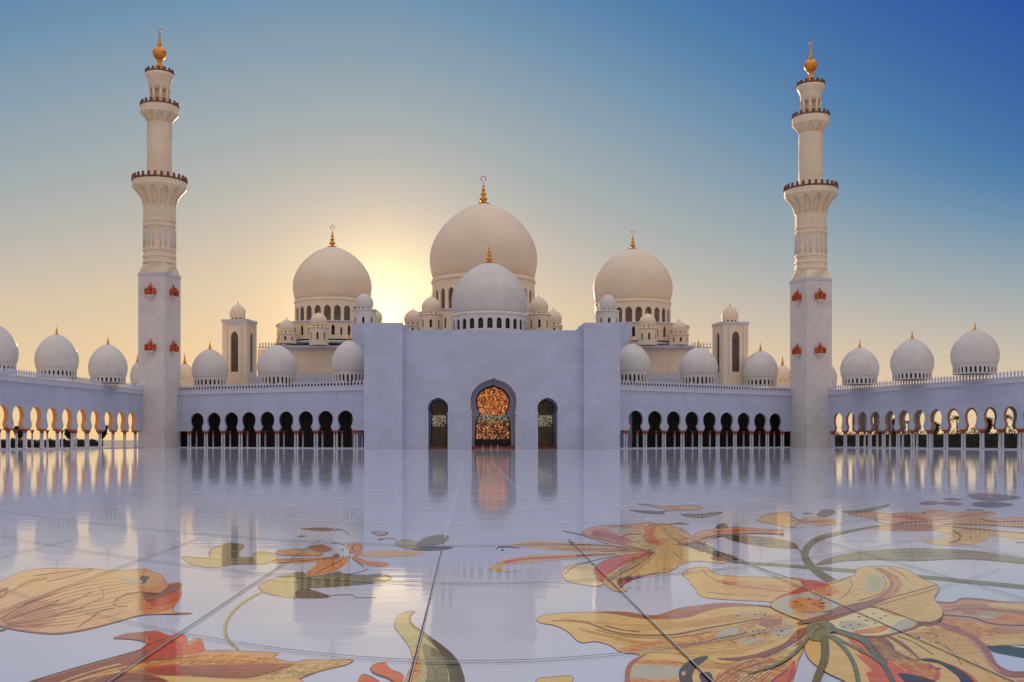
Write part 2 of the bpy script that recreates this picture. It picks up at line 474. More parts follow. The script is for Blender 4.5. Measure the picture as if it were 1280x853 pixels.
# ---------------------------------------------------------------- entrance portal
ZP = 262.0
portal = thing('entrance_portal', (wx(616, ZP), ZP, 0), 'broad plain white marble entrance block with three arched doorways, centre one glowing orange', 'building')
MP = lambda u, d, z: (u, ZP+d, z)
X = lambda px: wx(px, ZP)
top = wz(413, ZP); ptop = wz(403.5, ZP-2)
cc, lc, rc = X(617), X(547.5), X(684.7)
zn = wz(519, ZP)
def door_key(hw, wmax, zn, zc, za, neck):
    L = [(0.0, hw), (zn-.35, hw), (zn-.30, hw*1.04), (zn-.05, hw*1.04), (zn, neck)]
    for a in (-30, -17, -5, 8, 21, 34, 47, 60, 72, 82):
        A = radians(a)
        if A < 0: z = zc + (zc-zn)*sin(A)/sin(radians(38)); w = neck + (wmax-neck)*(cos(A)-cos(radians(38)))/(1-cos(radians(38)))
        else: z = zc + (za-zc)*(.93*sin(A)); w = wmax*cos(A)**1.1
        L.append((z, w))
    L.append((za, 0)); return L
s = ZP/F
outerC = door_key(27.5*s, 29*s, zn, wz(500, ZP), wz(472, ZP), 26.5*s)
outerS = door_key(12.3*s, 12.9*s, zn, wz(510, ZP), wz(496.5, ZP), 11.4*s)
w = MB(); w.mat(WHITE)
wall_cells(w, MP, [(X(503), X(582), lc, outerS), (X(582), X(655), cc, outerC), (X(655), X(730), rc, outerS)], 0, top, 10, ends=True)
w.box(X(503), X(730), 10.01, 24, wz(470, ZP), top, MP)
w.build('front_wall', None, portal)
for (a, b) in ((455, 503), (730, 775)):
    q = MB(); q.mat(WHITE)
    q.box(wx(a, ZP-2), wx(b, ZP-2), ZP-2, ZP+24, 0, ptop)
    q.build('pylon', None, portal)
for (a, b, zz) in ((440, 470, 0), (760, 790, 0)):    # rear shoulders with an arched recess
    q = MB(); q.mat(WHITE); Zs = 288
    q.box(wx(a, Zs), wx(b, Zs), Zs, Zs+16, 0, wz(404, Zs)); 
    q.build('rear_shoulder', None, portal)
# quarter-round shoulders beside the pylons, low merlons at the right
q = MB(); q.mat(WHITE)
for sx, x0 in ((1, X(503)), (-1, X(730))):
    R = ptop-top-.1; pts = [(0,0)]+[(R*sin(radians(a)), R*cos(radians(a))) for a in range(0, 91, 15)]
    A = [(x0+sx*x+sx*.02, ZP+3, top+z) for x, z in pts]; B = [(p[0], ZP+9, p[2]) for p in A]
    q.quad(*A); q.quad(*B)
    for i in range(len(A)): q.quad(A[i], A[(i+1)%len(A)], B[(i+1)%len(A)], B[i])
q.build('shoulder_curve', None, portal)
q = MB(); q.mat(TRIM)
for k in range(46):
    u = X(506)+(X(727)-X(506))*k/45
    if not (X(515) < u < X(697)): 
        q.quad((u-.35,ZP+12,top),(u+.35,ZP+12,top),(u+.3,ZP+12,top+.7),(u,ZP+12,top+1.2),(u-.3,ZP+12,top+.7))
        q.quad((u-.35,ZP+12.3,top),(u+.35,ZP+12.3,top),(u+.3,ZP+12.3,top+.7),(u,ZP+12.3,top+1.2),(u-.3,ZP+12.3,top+.7))
        q.quad((u-.3,ZP+12,top+.7),(u,ZP+12,top+1.2),(u,ZP+12.3,top+1.2),(u-.3,ZP+12.3,top+.7)); q.quad((u+.3,ZP+12,top+.7),(u,ZP+12,top+1.2),(u,ZP+12.3,top+1.2),(u+.3,ZP+12.3,top+.7))
q.build('parapet', None, portal)
# raised rims round the doorways
for cx, lev in ((cc, outerC), (lc, outerS), (rc, outerS)):
    rm = MB(); rm.mat(TRIM)
    pts = [(-w_, z) for z, w_ in lev] + [(w_, z) for z, w_ in lev[::-1][1:]]
    k = .28; zc0 = lev[8][0]
    for (ua, za), (ub, zb2) in zip(pts, pts[1:]):
        def o(u, z):
            if z < zn: return (u + (k if u > 0 else -k), z)
            l = math.hypot(u, z-zc0) or 1; return (u+u/l*k, z+(z-zc0)/l*k)
        A2, B2 = o(ua, za), o(ub, zb2)
        rm.quad(MP(cx+ua,-.12,za), MP(cx+ub,-.12,zb2), MP(cx+B2[0],-.12,B2[1]), MP(cx+A2[0],-.12,A2[1]))
        rm.quad(MP(cx+A2[0],-.12,A2[1]), MP(cx+B2[0],-.12,B2[1]), MP(cx+B2[0],0,B2[1]), MP(cx+A2[0],0,A2[1]))
        rm.quad(MP(cx+ua,-.12,za), MP(cx+ub,-.12,zb2), MP(cx+ub,.05,zb2), MP(cx+ua,.05,za))
    rm.build('arch_rim', None, portal)

# glowing screens
def screen_mat(name, warm, power, radial):
    m, nt, b = newmat(name)
    tc = nt.nodes.new('ShaderNodeTexCoord')
    v = nt.nodes.new('ShaderNodeTexVoronoi'); v.inputs['Scale'].default_value = 3.2; v.feature = 'DISTANCE_TO_EDGE'
    v2 = nt.nodes.new('ShaderNodeTexVoronoi'); v2.inputs['Scale'].default_value = 3.2
    src = tc.outputs['Object']
    if radial:
        sp = nt.nodes.new('ShaderNodeSeparateXYZ'); nt.links.new(src, sp.inputs[0])
        at = nt.nodes.new('ShaderNodeMath'); at.operation = 'ARCTAN2'; nt.links.new(sp.outputs['X'], at.inputs[0]); nt.links.new(sp.outputs['Z'], at.inputs[1])
        sq = nt.nodes.new('ShaderNodeVectorMath'); sq.operation = 'LENGTH'; nt.links.new(src, sq.inputs[0])
        mu = nt.nodes.new('ShaderNodeMath'); mu.operation = 'MULTIPLY'; mu.inputs[1].default_value = 2.4; nt.links.new(at.outputs[0], mu.inputs[0])
        cb = nt.nodes.new('ShaderNodeCombineXYZ'); nt.links.new(mu.outputs[0], cb.inputs['X']); nt.links.new(sq.outputs['Value'], cb.inputs['Y']); src = cb.outputs[0]
    nt.links.new(src, v.inputs['Vector']); nt.links.new(src, v2.inputs['Vector'])
    r = nt.nodes.new('ShaderNodeMapRange'); r.inputs['From Min'].default_value = .02; r.inputs['From Max'].default_value = .10
    nt.links.new(v.outputs['Distance'], r.inputs['Value'])
    cr = nt.nodes.new('ShaderNodeValToRGB'); cr.color_ramp.interpolation = 'CONSTANT'
    bw = nt.nodes.new('ShaderNodeRGBToBW'); nt.links.new(v2.outputs['Color'], bw.inputs[0]); nt.links.new(bw.outputs[0], cr.inputs[0])
    els = cr.color_ramp.elements
    els[0].position = 0; els[0].color = warm[0]; els[1].position = .42; els[1].color = warm[1]
    e = els.new(.58); e.color = warm[2]; e = els.new(.72); e.color = warm[3]
    mm = nt.nodes.new('ShaderNodeMix'); mm.data_type = 'RGBA'; mm.inputs['A'].default_value = (.03,.008,.003,1)
    nt.links.new(r.outputs[0], mm.inputs['Factor']); nt.links.new(cr.outputs[0], mm.inputs['B'])
    nt.links.new(mm.outputs['Result'], b.inputs['Emission Color']); b.inputs['Emission Strength'].default_value = power
    b.inputs['Base Color'].default_value = (.05,.03,.02,1); b.inputs['Roughness'].default_value = .3
    return m
GL = .55
SCR = screen_mat('lit_glass', [(.25,.03,.005,1),(.75,.14,.02,1),(.9,.32,.05,1),(1,.5,.12,1)], GL, True)
SCR2 = screen_mat('lit_panel', [(.02,.006,.003,1),(.12,.02,.006,1),(.6,.14,.03,1),(.95,.4,.12,1)], GL*.9, False)
SCR3 = screen_mat('dim_panel', [(.02,.012,.006,1),(.04,.022,.01,1),(.07,.04,.014,1),(.13,.07,.02,1)], GL*.35, False)
BAND = screen_mat('pale_fretwork', [(.05,.04,.02,1),(.45,.40,.22,1),(.6,.55,.35,1),(.75,.7,.5,1)], GL*.55, False)
FLW = flatmat('lit_timber_floor', (.35,.08,.03,1), .3)
def door(cx_px, label, hwi, zi_top, hwl, lit):
    Zi = ZP+10.2; si = Zi/F
    cx = wx(cx_px, Zi)
    r = hwi*si; zn_ = wz(519.5, Zi); zc = wz(503, Zi) if lit else wz(511, Zi); za = wz(zi_top, Zi)
    lev = [(0.05, hwl*si*1.12), (.9, hwl*si*1.0), (zn_-2.2, hwl*si*.96), (zn_-.6, hwl*si*.9), (zn_, r*.8)]
    for a in (-38, -20, -5, 10, 25, 40, 55, 70, 82):
        A = radians(a)
        z = zc + (zc-zn_)*sin(A)/sin(radians(45)) if A < 0 else zc + (za-zc)*.96*sin(A)
        lev.append((z, r*cos(A)))
    lev.append((za, 0))
    root = MB(); root.mat(WHITE)
    M_ = lambda u, d, z: (cx+u, Zi+d, z)
    k_ = 1.09 if lit else 1.13; zc_ = wz(540, Zi)
    lev2 = [(lev[0][0]-.03, lev[0][1]*1.02)] + [(z if z < zn_ else zn_+(z-zn_)*(1.06), w_*k_) for z, w_ in lev[1:-1]] + [(zn_+(za-zn_)*1.09, 0)]
    W_ = (outerC if lit else outerS)[0][1]*1.15
    wall_cells(root, M_, [(-W_, W_, 0, lev2)], 0, (outerC if lit else outerS)[-1][0]+.3, .5); root.mat(DARK); M3 = lambda u, d, z: M_(u, d+.2, z); wall_cells(root, M3, [(-W_, W_, 0, lev)], .004, za+.6, .28)
    dr = root.build('doorway', None, portal, label)
    # upper disc
    def panel(name, mat, za_, zb_, hw, disc=False, org=None):
        p = MB(); p.mat(mat); oz = org if org else (za_+zb_)/2
        if disc:
            L = [(z, w_) for z, w_ in lev if z >= zn_-.01]
            for (a1, w1), (a2, w2) in zip(L, L[1:]): p.quad((-w1,0,a1-oz),(w1,0,a1-oz),(w2,0,a2-oz),(-w2,0,a2-oz))
        else: p.quad((-hw,0,za_-oz),(hw,0,za_-oz),(hw,0,zb_-oz),(-hw,0,zb_-oz))
        o = p.build(name, None, None); o.location = (cx, Zi+.4, oz); 
        o.parent = dr
        return o
    z518, z526 = wz(518.5, Zi), wz(526.5, Zi)
    if lit:
        panel('round_glass', SCR, 0, 0, 0, True, wz(504, Zi))
        panel('lower_panel', SCR2, wz(549, Zi), z526-.02, hwl*si)
        panel('fretwork_band', BAND, z526, z518, hwl*si)
        panel('base_panel', DARK, .1, wz(549, Zi)-.02, hwl*si)
    else:
        panel('round_glass', SCR3, 0, 0, 0, True, wz(510, Zi))
        panel('lower_panel', SCR3, .5, wz(533, Zi)-.02, hwl*si)
        panel('fretwork_band', BAND, wz(533, Zi), wz(521.5, Zi), hwl*si)
    st = MB(); st.mat(FLW); W2 = (outerC if lit else outerS)[0][1]-.05
    st.box(cx-W2-1, cx+W2+1, ZP+4, Zi-.02, .02, .35); st.box(cx-W2-1, cx+W2+1, ZP+6, Zi-.02, .352, .6)
    st2 = st.build('threshold', None, None); st2.parent = dr
    return dr
door(616, 'tall lit doorway glowing orange with floral glass', 19.7, 484, 21, True)
door(548.8, 'dim side doorway left of the lit one', 9.8, 501.5, 9.3, False)
door(681.6, 'dim side doorway right of the lit one', 9.8, 501.5, 9.3, False)
for i, (px, lb) in enumerate(((603.5, 'pale rope post, left of three in the lit doorway'), (614, 'pale rope post, middle of three in the lit doorway'), (622, 'pale rope post, right of three in the lit doorway'))):
    m = MB(); m.mat(JL); x = wx(px, ZP+3)
    m.lathe(x, ZP+3, [(.22,.008),(.22,.06),(.06,.09),(.05,.95),(.11,1.0),(.09,1.1),(.02,1.13)], 10)
    tag(m.build('rope_post'), lb, 'post', 'rope posts at the doorway')

# ---------------------------------------------------------------- prayer hall with the great domes
hall = thing('prayer_hall', (wx(604, 345), 345, 0), 'pale prayer hall behind the portal carrying three great onion domes and smaller ones', 'building')
def block(parent, name, x0, x1, Z, dep, ytop, mat, ybot=None, label=None):
    b = MB(); b.mat(mat); b.box(wx(x0, Z), wx(x1, Z), Z, Z+dep, 0 if ybot is None else wz(ybot, Z), wz(ytop, Z)); return b.build(name, None, parent, label)
block(hall, 'main_wall', 322, 886, 325, 60, 437, WARM_LIT)
b = MB(); b.mat(TRIM)
b.box(wx(352, 325)-.5, wx(864, 325)+.5, 324.2, 386, wz(437, 325)+.003, wz(435, 325)); b.box(wx(352, 325)-1, wx(864, 325)+1, 323.6, 386.5, wz(435, 325)+.003, wz(432.5, 325))
b.build('cornice', None, hall)
def merlons(parent, x0, x1, Z, zb, h, step=.85, name='parapet'):
    m = MB(); m.mat(TRIM); L = x1-x0; n = int(L/step)
    for k in range(n):
        u = x0+(k+.5)*L/n; q = .25
        P = [(-q,0),(q,0),(q*.7,.35*h),(q*1.1,.6*h),(0,h),(-q*1.1,.6*h),(-q*.7,.35*h)]
        a = [(u+x, Z, zb+z) for x, z in P]; bb = [(u+x, Z+.3, zb+z) for x, z in P]
        m.quad(*a); m.quad(*bb[::-1])
        for i in range(7): m.quad(a[i], a[(i+1)%7], bb[(i+1)%7], bb[i])
    m.box(x0, x1, Z-.1, Z+.4, zb-.5, zb-.003)
    return m.build(name, None, parent)
merlons(hall, wx(322,325), wx(352,325), 326, wz(433.5,325), 1.5)
merlons(hall, wx(864,325), wx(890,325), 326, wz(433.5,325), 1.5)
# second parapet, on the hall's lower terrace behind the wings
tb = MB(); tb.mat(TRIM)
tb.box(wx(278, 316), wx(456, 316), 316, 324, 0, wz(473, 316)); tb.box(wx(773, 316), wx(925, 316), 316, 324, 0, wz(473, 316)); tb.build('terrace', None, hall)
merlons(hall, wx(279,316), wx(455,316), 316.5, wz(473,316)+.5, 1.4)
merlons(hall, wx(775,316), wx(924,316), 316.5, wz(473,316)+.5, 1.4)

def podium(px, rpx, Z, ytop, ybot, nwin, name='podium'):
    """many-sided terrace with small arched windows"""
    cx = wx(px, Z); R = rpx/F*Z; w = MB(); w.mat(WARM_LIT); M = drum_map(cx, Z, R); circ = 2*pi*R; cells = []
    z0, z1 = wz(ybot, Z), wz(ytop, Z)
    for k in range(nwin):
        u0, u1 = circ*(k-.5)/nwin, circ*(k+.5)/nwin
        hw = (u1-u0)*(.2 if k % 2 else .11)
        cells.append((u0, u1, (u0+u1)/2, arch(hw, z0+(z1-z0)*.22, z0+(z1-z0)*.6, z0+(z1-z0)*(.85 if k % 2 else .7), 4)))
    wall_cells(w, M, cells, z0, z1, .7, 2, ends=False)
    w.mat(TRIM); w.lathe(cx, Z, [(R+.05, z1+.003),(R+.45, z1+.1),(R+.45, z1+.5),(R*.5, z1+.55)], 48)
    w.lathe(cx, Z, [(R+.1, z0-1.2),(R+.5, z0-1.1),(R+.5, z0-.5),(R+.1, z0-.45)], 48)
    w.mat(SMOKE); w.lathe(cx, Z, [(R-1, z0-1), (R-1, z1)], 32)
    return w.build(name, None, hall)
# left and right great domes
for (px, ap, ba, zdb, lb, fn) in ((415.5, 308, 379, 409, 'great dome left of the centre, ringed with arched windows', 28), (791, 310.5, 381, 411, 'great dome right of the centre, ringed with arched windows', 24)):
    make_dome(hall, px, 49, ap, ba-1, 345, zdb, WARM_LIT, nwin=24, fin=fn, ring=True, big=True, win=(.12, .78, .68), label=lb, seg=64, drum_r=46.5)
    podium(px, 68, 345, zdb+1, zdb+21, 44)
make_dome(hall, 604.3, 67.2, 254, 352, 352, 398, WARM_LIT, nwin=28, fin=36, ring=True, big=True, win=(.15, .76, .62), label='largest dome at the centre with tall gilded finial', seg=72, drum_r=64)
podium(604.3, 92, 352, 398, 425, 48)
make_dome(hall, 611.5, 47, 328, 395, 290, 420, WD, nwin=26, fin=29, label='plain pale dome in front of the largest dome', seg=64, win=(.22,.8,.58), drum_r=47)
# ring of small domes on turrets
def turret(px, r, ap, ba, Z, bot, rb, lb=None, mat=WARM_LIT, nw=10):
    d = make_dome(hall, px, r, ap, ba, Z, ba+4, mat, nwin=nw, fin=5, label=lb, seg=24, name='small_dome')
    b = MB(); b.mat(mat); cx = wx(px, Z); R = rb/F*Z; M = drum_map(cx, Z, R); circ = 2*pi*R
    z0, z1 = wz(bot, Z), wz(ba+4, Z)
    cells = [(circ*(k-.5)/8, circ*(k+.5)/8, circ*k/8, arch(circ/8*.14, z0+(z1-z0)*.3, z0+(z1-z0)*.62, z0+(z1-z0)*.72, 3)) for k in range(8)]
    wall_cells(b, M, cells, z0, z1, .5, 2, ends=False)
    b.lathe(cx, Z, [(R*.7, z1-.3),(R*1.05, z1-.28),(R*1.05, z1+.25),(R*.7, z1+.28)], 24)
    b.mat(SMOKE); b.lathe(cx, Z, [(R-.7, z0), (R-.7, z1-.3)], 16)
    b.build('turret', None, d)
turret(539, 12, 371, 390, 300, 418, 14.5, 'small dome left of the front dome')
turret(673.3, 12.2, 371, 390, 300, 418, 14.5, 'small dome right of the front dome')
turret(516.5, 11.5, 387, 404, 320, 418, 11.5)
turret(692, 10.5, 387, 404, 320, 418, 11)
turret(398.5, 10.5, 391, 406, 318, 432, 12)
turret(809.5, 10.5, 392, 407, 318, 432, 12)
turret(358.5, 9.5, 399.5, 414, 326, 430, 12)
turret(848.7, 9.5, 401, 415, 326, 432, 12)
turret(470, 8, 387, 401, 322, 415, 9)
turret(455.5, 11.5, 366.5, 384.5, 296, 420, 14.5, 'small pale dome above the left pylon', WD)
turret(759.7, 11, 368, 386, 296, 420, 14, 'small pale dome above the right pylon', WD)

# square towers
def sq_tower(px, xl, xr, ytop, Z, rot, lb, dome):
    w_ = (xr-xl)/F*Z/(cos(abs(rot)+.21)+sin(abs(rot)+.21))
    cx = wx((xl+xr)/2, Z); root = thing('tower', (cx, Z, 0), lb, 'tower', 'square dome capped towers')
    c_, s_ = cos(rot), sin(rot)
    h = w_/2; z1 = wz(ytop, Z); zb = wz(466, Z); za = wz(416, Z)
    body = MB(); body.mat(WARM_LIT)
    for q in range(4):
        A = rot + q*pi/2; ca, sa = cos(A), sin(A)
        M = lambda u, d, z, ca=ca, sa=sa: (cx + u*ca + (h-d)*sa, Z + u*sa - (h-d)*ca, z)
        lev = arch(h*.30, zb, za-1.5*0-2.2, za, 7)
        wall_cells(body, M, [(-h, h, 0, lev)], 13.6, z1, .6, ends=False, top=False)
    body.quad(*[(cx+h*(a*c_-b*s_), Z+h*(a*s_+b*c_), z1) for a, b in ((-1,-1),(1,-1),(1,1),(-1,1))])
    bo = body.build('shaft', None, root)
    for q in range(4):
        A = rot + q*pi/2; ca, sa = cos(A), sin(A)
        M = lambda u, d, z, ca=ca, sa=sa: (cx + u*ca + (h-d)*sa, Z + u*sa - (h-d)*ca, z)
        p = MB(); p.mat(PANE); keyhole_fill(arch(h*.30, zb, za-2.2, za, 7), M, p, .45)
        for k in (-.1, .1): p.box(k*h-.05, k*h+.05, .3, .44, zb, za-2, M)
        p.build('window', None, root)
        f = MB(); f.mat(TRIM)
        for (a, b_) in ((-.62, -.56), (.56, .62)): f.box(a*h, b_*h, -.12, -.002, zb-1.5, za+2, M)
        f.box(-.62*h, .62*h, -.12, -.002, za+2.003, za+2.5, M); f.box(-h*1.03, h*1.03, -.25, -.002, z1-.8, z1, M)
        f.build('frame', None, root)
    make_dome(root, dome[0], 10.2, dome[1], ytop-4, Z, ytop, WARM_LIT, 12, fin=6, seg=28, drum_r=9.5)
    return root
sq_tower(299, 278.5, 320.5, 401, 318, -.18, 'square warm toned tower with tall arched window and small dome, left of the portal', (297.5, 380.5))
sq_tower(912.5, 891.3, 934.2, 404, 318, .18, 'square warm toned tower with tall arched window and small dome, right of the portal', (912.5, 383))

# ---------------------------------------------------------------- minarets
def minaret(px, Z, rot, k, lb):
    rot = -rot; cx = wx(px, Z); u = 300/F*k
    root = thing('minaret', (cx, Z, 0), lb, 'minaret', 'minarets at the courtyard corners')
    hh = 36.9/2*u
    R2 = lambda a, b: (cx + a*cos(rot)-b*sin(rot), Z + a*sin(rot)+b*cos(rot))
    def sqm(a, d, z): 
        x, y = R2(a, d); return (x, y, z)
    b = MB(); b.mat(SHAFT)
    b.box(-hh, hh, -hh, hh, .006, 215*u, sqm)
    b.mat(MINA)
    # chamfer from square to octagon
    A = [sqm(x*hh, y*hh, 215*u+.003) for x, y in ((-1,-1),(0,-1),(1,-1),(1,0),(1,1),(0,1),(-1,1),(-1,0))]
    r8 = 20.0*u
    B = [(cx+r8*cos(rot+radians(225+45*i)), Z+r8*sin(rot+radians(225+45*i)), 229*u) for i in range(8)]
    for i in range(8): b.quad(A[i], A[(i+1)%8], B[(i+1)%8], B[i])
    for sg in (-1, 1): pass
    b.build('square_shaft', None, root)
    t = MB(); t.mat(TRIM); e = hh*1.035
    t.box(-e, e, -e, e, 213.4*u, 215*u+.3, sqm); t.build('string_course', None, root)
    m = MB(); m.mat(MINA)
    P = [(228.9,20.3),(231,20.6),(232,19.8),(236,19.6),(237,20.6),(239,20.6),(240,19.4),(244,19.4),(245,20.5),(247,20.5),(248,19),(274,19),(275,20.4),(277,20.4),(278,19.3),(280,19.3),(281,20.4),(283,20.4),(284,19.6),(298,19.8),(300,20)]
    m.lathe(cx, Z, [(r*u, z*u) for z, r in P], 16, False, rot=.5)
    # tall slim blind panels round the octagon
    m.mat(WD)
    for i in range(8):
        a = rot+radians(45*i+22.5); 
        for s in (-.42, .42):
            aa = a+s*.55; x, y = cx+19.25*u*cos(aa), Z+19.25*u*sin(aa)
            m.lathe(x, y, [(.22, 249*u), (.22, 273*u)], 6)
    m.build('octagonal_stage', None, root)
    def flare(pts, n, amp, zlo, zhi, name, rr):
        f = MB(); f.mat(MINA)
        def mod(t, z):
            q = (z/u-zlo)/(zhi-zlo)
            if not 0 < q < 1: return 1
            ph = abs(((t*n/(2*pi)+.5) % 1)-.5); w = .38 if q < .45 else .38*max(0, 1-((q-.45)/.5)**1.6)**.8
            return 1 - amp if ph < w else 1
        pp = []
        for (z0_, r0_), (z1_, r1_) in zip(pts, pts[1:]):
            for k_ in range(3): pp.append((z0_+(z1_-z0_)*k_/3, r0_+(r1_-r0_)*k_/3))
        pts = pp+[pts[-1]]
        f.lathe(cx, Z, [(r*u, z*u) for z, r in pts], n*14, False, mod)
        f.build(name, None, root)
    flare([(300,20),(303,20.3),(306,21),(309,22),(312,23.4),(315,25.4),(318,27.8),(320.5,30),(322.5,31.7),(324,32.4),(324.3,33),(331,33),(331,15)], 12, .2, 301, 323.5, 'balcony', 33)
    def rail(z, r, n, h):
        q = MB(); q.mat(RAIL)
        for i in range(n):
            a = 2*pi*i/n; x, y = cx+r*u*cos(a), Z+r*u*sin(a)
            q.lathe(x, y, [(.42*k, z*u+.02), (.48*k, z*u+h*.5), (.3*k, z*u+h*.6), (.45*k, z*u+h*.8), (.05, z*u+h)], 6, False)
        q.mat(RAIL); q.lathe(cx, Z, [((r-.8)*u, z*u+.02), ((r-.8)*u, z*u+h*.3), ((r+.5)*u, z*u+h*.3), ((r+.5)*u, z*u+.02)], 32, False, cap=False)
        q.build('railing', None, root)
    rail(331, 32, 26, 1.9*k)
    s = MB(); s.mat(MINA)
    n_ = 64; zz = [(331+2*i, 15) for i in range(38)]
    s.lathe(cx, Z, [(r*u, z*u+.01) for z, r in zz], n_, True, lambda t, z: 1 + (.018 if sin(8*t + z*.55) > .2 else 0)*(1 if 334*u < z < 402*u else 0))
    s.build('round_shaft', None, root)
    flare([(405,15),(407,15.4),(409.5,17),(412,19),(414,21),(416,22.6),(416.3,23.2),(425,23.2),(425,8)], 10, .2, 404, 415.5, 'balcony', 23)
    rail(425, 22, 18, 1.6*k)
    l = MB(); l.mat(MINA)
    for i in range(8):
        a = 2*pi*(i+.5)/8; l.lathe(cx+11*u*cos(a), Z+11*u*sin(a), [(1.9*u, 425*u+.01), (1.9*u, 451*u)], 8)
    l.lathe(cx, Z, [(7.5*u, 425*u+.01), (7.5*u, 451*u)], 16)
    l.lathe(cx, Z, [(12.6*u, 446*u),(12.8*u, 452*u),(13.6*u,456*u),(15.2*u,460*u),(17*u,463*u),(17*u,466.5*u),(3*u,467*u)], 32)
    l.build('lantern', None, root)
    rail(467, 16, 14, 1.3*k)
    g = MB(); g.mat(GOLD)
    g.lathe(cx, Z, [(r*u, z*u) for z, r in ((467,5),(470,5.2),(472,3.5),(475,4.4),(477,4.8),(479,3.2),(481,2.4),(483,3),(484.5,4.2))], 16)
    g.lathe(cx, Z, [(max(.02, 8.3*u*cos(radians(a))), 493*u+8.5*u*sin(radians(a))) for a in range(-90, 91, 12)], 24)
    g.lathe(cx, Z, [(r*u, z*u) for z, r in ((501.5,3),(503,2),(505,2.6),(507,1.6),(510,1.9),(512,1.2),(518,.9),(519,1.4),(520,.7),(521,.5))], 12)
    pts = [(cx+2.3*u*cos(radians(a)), Z, 523*u+2.3*u*sin(radians(a))) for a in range(-230, 51, 28)]
    g.tube(pts, .5*u, 6)
    g.build('finial', None, root)
    # gilded lamp brackets on the faces seen from the court
    for (fa, yy) in ((0, 190), (0, 121), (1, 190), (1, 121)):
        sg = -1 if px > VX else 1
        if fa == 0: Mb = lambda a, d, z: sqm(a, -hh-d, z)
        else: Mb = lambda a, d, z: sqm(sg*(hh+d), a, z)
        q = MB(); q.mat(LAMP)
        z = yy*u
        q.box(-1.35, 1.35, .01, .9, z, z+.9, Mb); q.box(-1.55, -1.0, .01, 1.1, z-.2, z+1.5, Mb); q.box(1.0, 1.55, .01, 1.1, z-.2, z+1.5, Mb)
        q.box(-.35, .35, .01, 1.2, z-.1, z+2.1, Mb); q.box(-.12, .12, .2, .5, z+2.103, z+3.0, Mb)
        q.mat(WD)
        q.box(-1.1, 1.1, .01, .75, z-.7, z-.203, Mb); q.box(-.6, .6, .01, .5, z-1.3, z-.703, Mb); q.box(-.2, .2, .01, .3, z-1.9, z-1.303, Mb)
        q.build('lamp_bracket', None, root)
    return root
LAMP, nt_, b_ = newmat('lamp_copper')
nt_.links.new(noise_mix(nt_, b_, (.75,.16,.03,1), (.35,.05,.02,1), 1.5, vec=wpos(nt_)), b_.inputs['Base Color']); b_.inputs['Roughness'].default_value = .4
b_.inputs['Metallic'].default_value = .3
minaret(199.5, 300, radians(16), 1.0, 'tall white minaret with two railed balconies and gilded globe, at the left corner')
minaret(1013.5, 306, radians(-16), .988, 'tall white minaret with two railed balconies and gilded globe, at the right corner')
# ---------------------------------------------------------------- ground and floor
g = MB(); g.mat(SAND); g.quad((-4000,-300,-.3),(4000,-300,-.3),(4000,6000,-.3),(-4000,6000,-.3))
tag(g.build('ground'), 'pale sandy ground outside the courtyard', kind='structure')
f = MB(); f.mat(FLOOR); f.quad((-128,-60,0),(150,-60,0),(150,345,0),(-128,345,0))
tag(f.build('courtyard_floor'), 'glossy white marble courtyard floor reflecting the sky', kind='structure')

def gnd(px, py, z): 
    Z = F*(H-z)/(py-VY); return ((px-VX)/F*Z, Z, z)
def smooth(pts, closed=True, k=4):
    n = len(pts); out = []
    if n < 3: return list(pts)
    for i in range(n if closed else n-1):
        g_ = (lambda j: pts[j % n]) if closed else (lambda j: pts[min(max(j,0),n-1)])
        p0, p1, p2, p3 = g_(i-1), g_(i), g_(i+1), g_(i+2)
        for q in range(k):
            t = q/k; t2 = t*t; t3 = t2*t
            out.append(tuple(.5*((2*p1[a])+(-p0[a]+p2[a])*t+(2*p0[a]-5*p1[a]+4*p2[a]-p3[a])*t2+(-p0[a]+3*p1[a]-3*p2[a]+p3[a])*t3) for a in (0,1)))
    if not closed: out.append(pts[-1])
    return out
def inlay_poly(mb, key, pts, z, hard=False):
    mb.mat(PAL[key] if isinstance(key, str) else key)
    q = pts if hard else smooth(pts)
    q = [(x, max(y, 560)) for x, y in q]
    mb.quad(*[gnd(x, y, z) for x, y in q])
def inlay_line(mb, key, pts, w, z, sm=True):
    mb.mat(PAL[key] if isinstance(key, str) else key)
    if not isinstance(w, (list, tuple)): w = [w]*len(pts)
    if sm and len(pts) > 2:
        k = 5; P = smooth(pts, False, k); W = []
        for i in range(len(pts)-1):
            for q in range(k): W.append(w[i]+(w[i+1]-w[i])*q/k)
        W.append(w[-1])
    else: P, W = pts, w
    L, R = [], []
    for i, p in enumerate(P):
        a, b = P[max(i-1,0)], P[min(i+1,len(P)-1)]
        dx, dy = b[0]-a[0], b[1]-a[1]; l = math.hypot(dx, dy) or 1
        nx, ny = -dy/l*W[i]/2, dx/l*W[i]/2
        L.append((p[0]+nx, p[1]+ny)); R.append((p[0]-nx, p[1]-ny))
    for i in range(len(P)-1):
        mb.quad(*[gnd(x, max(y, 560), z) for x, y in (L[i], L[i+1], R[i+1], R[i])])

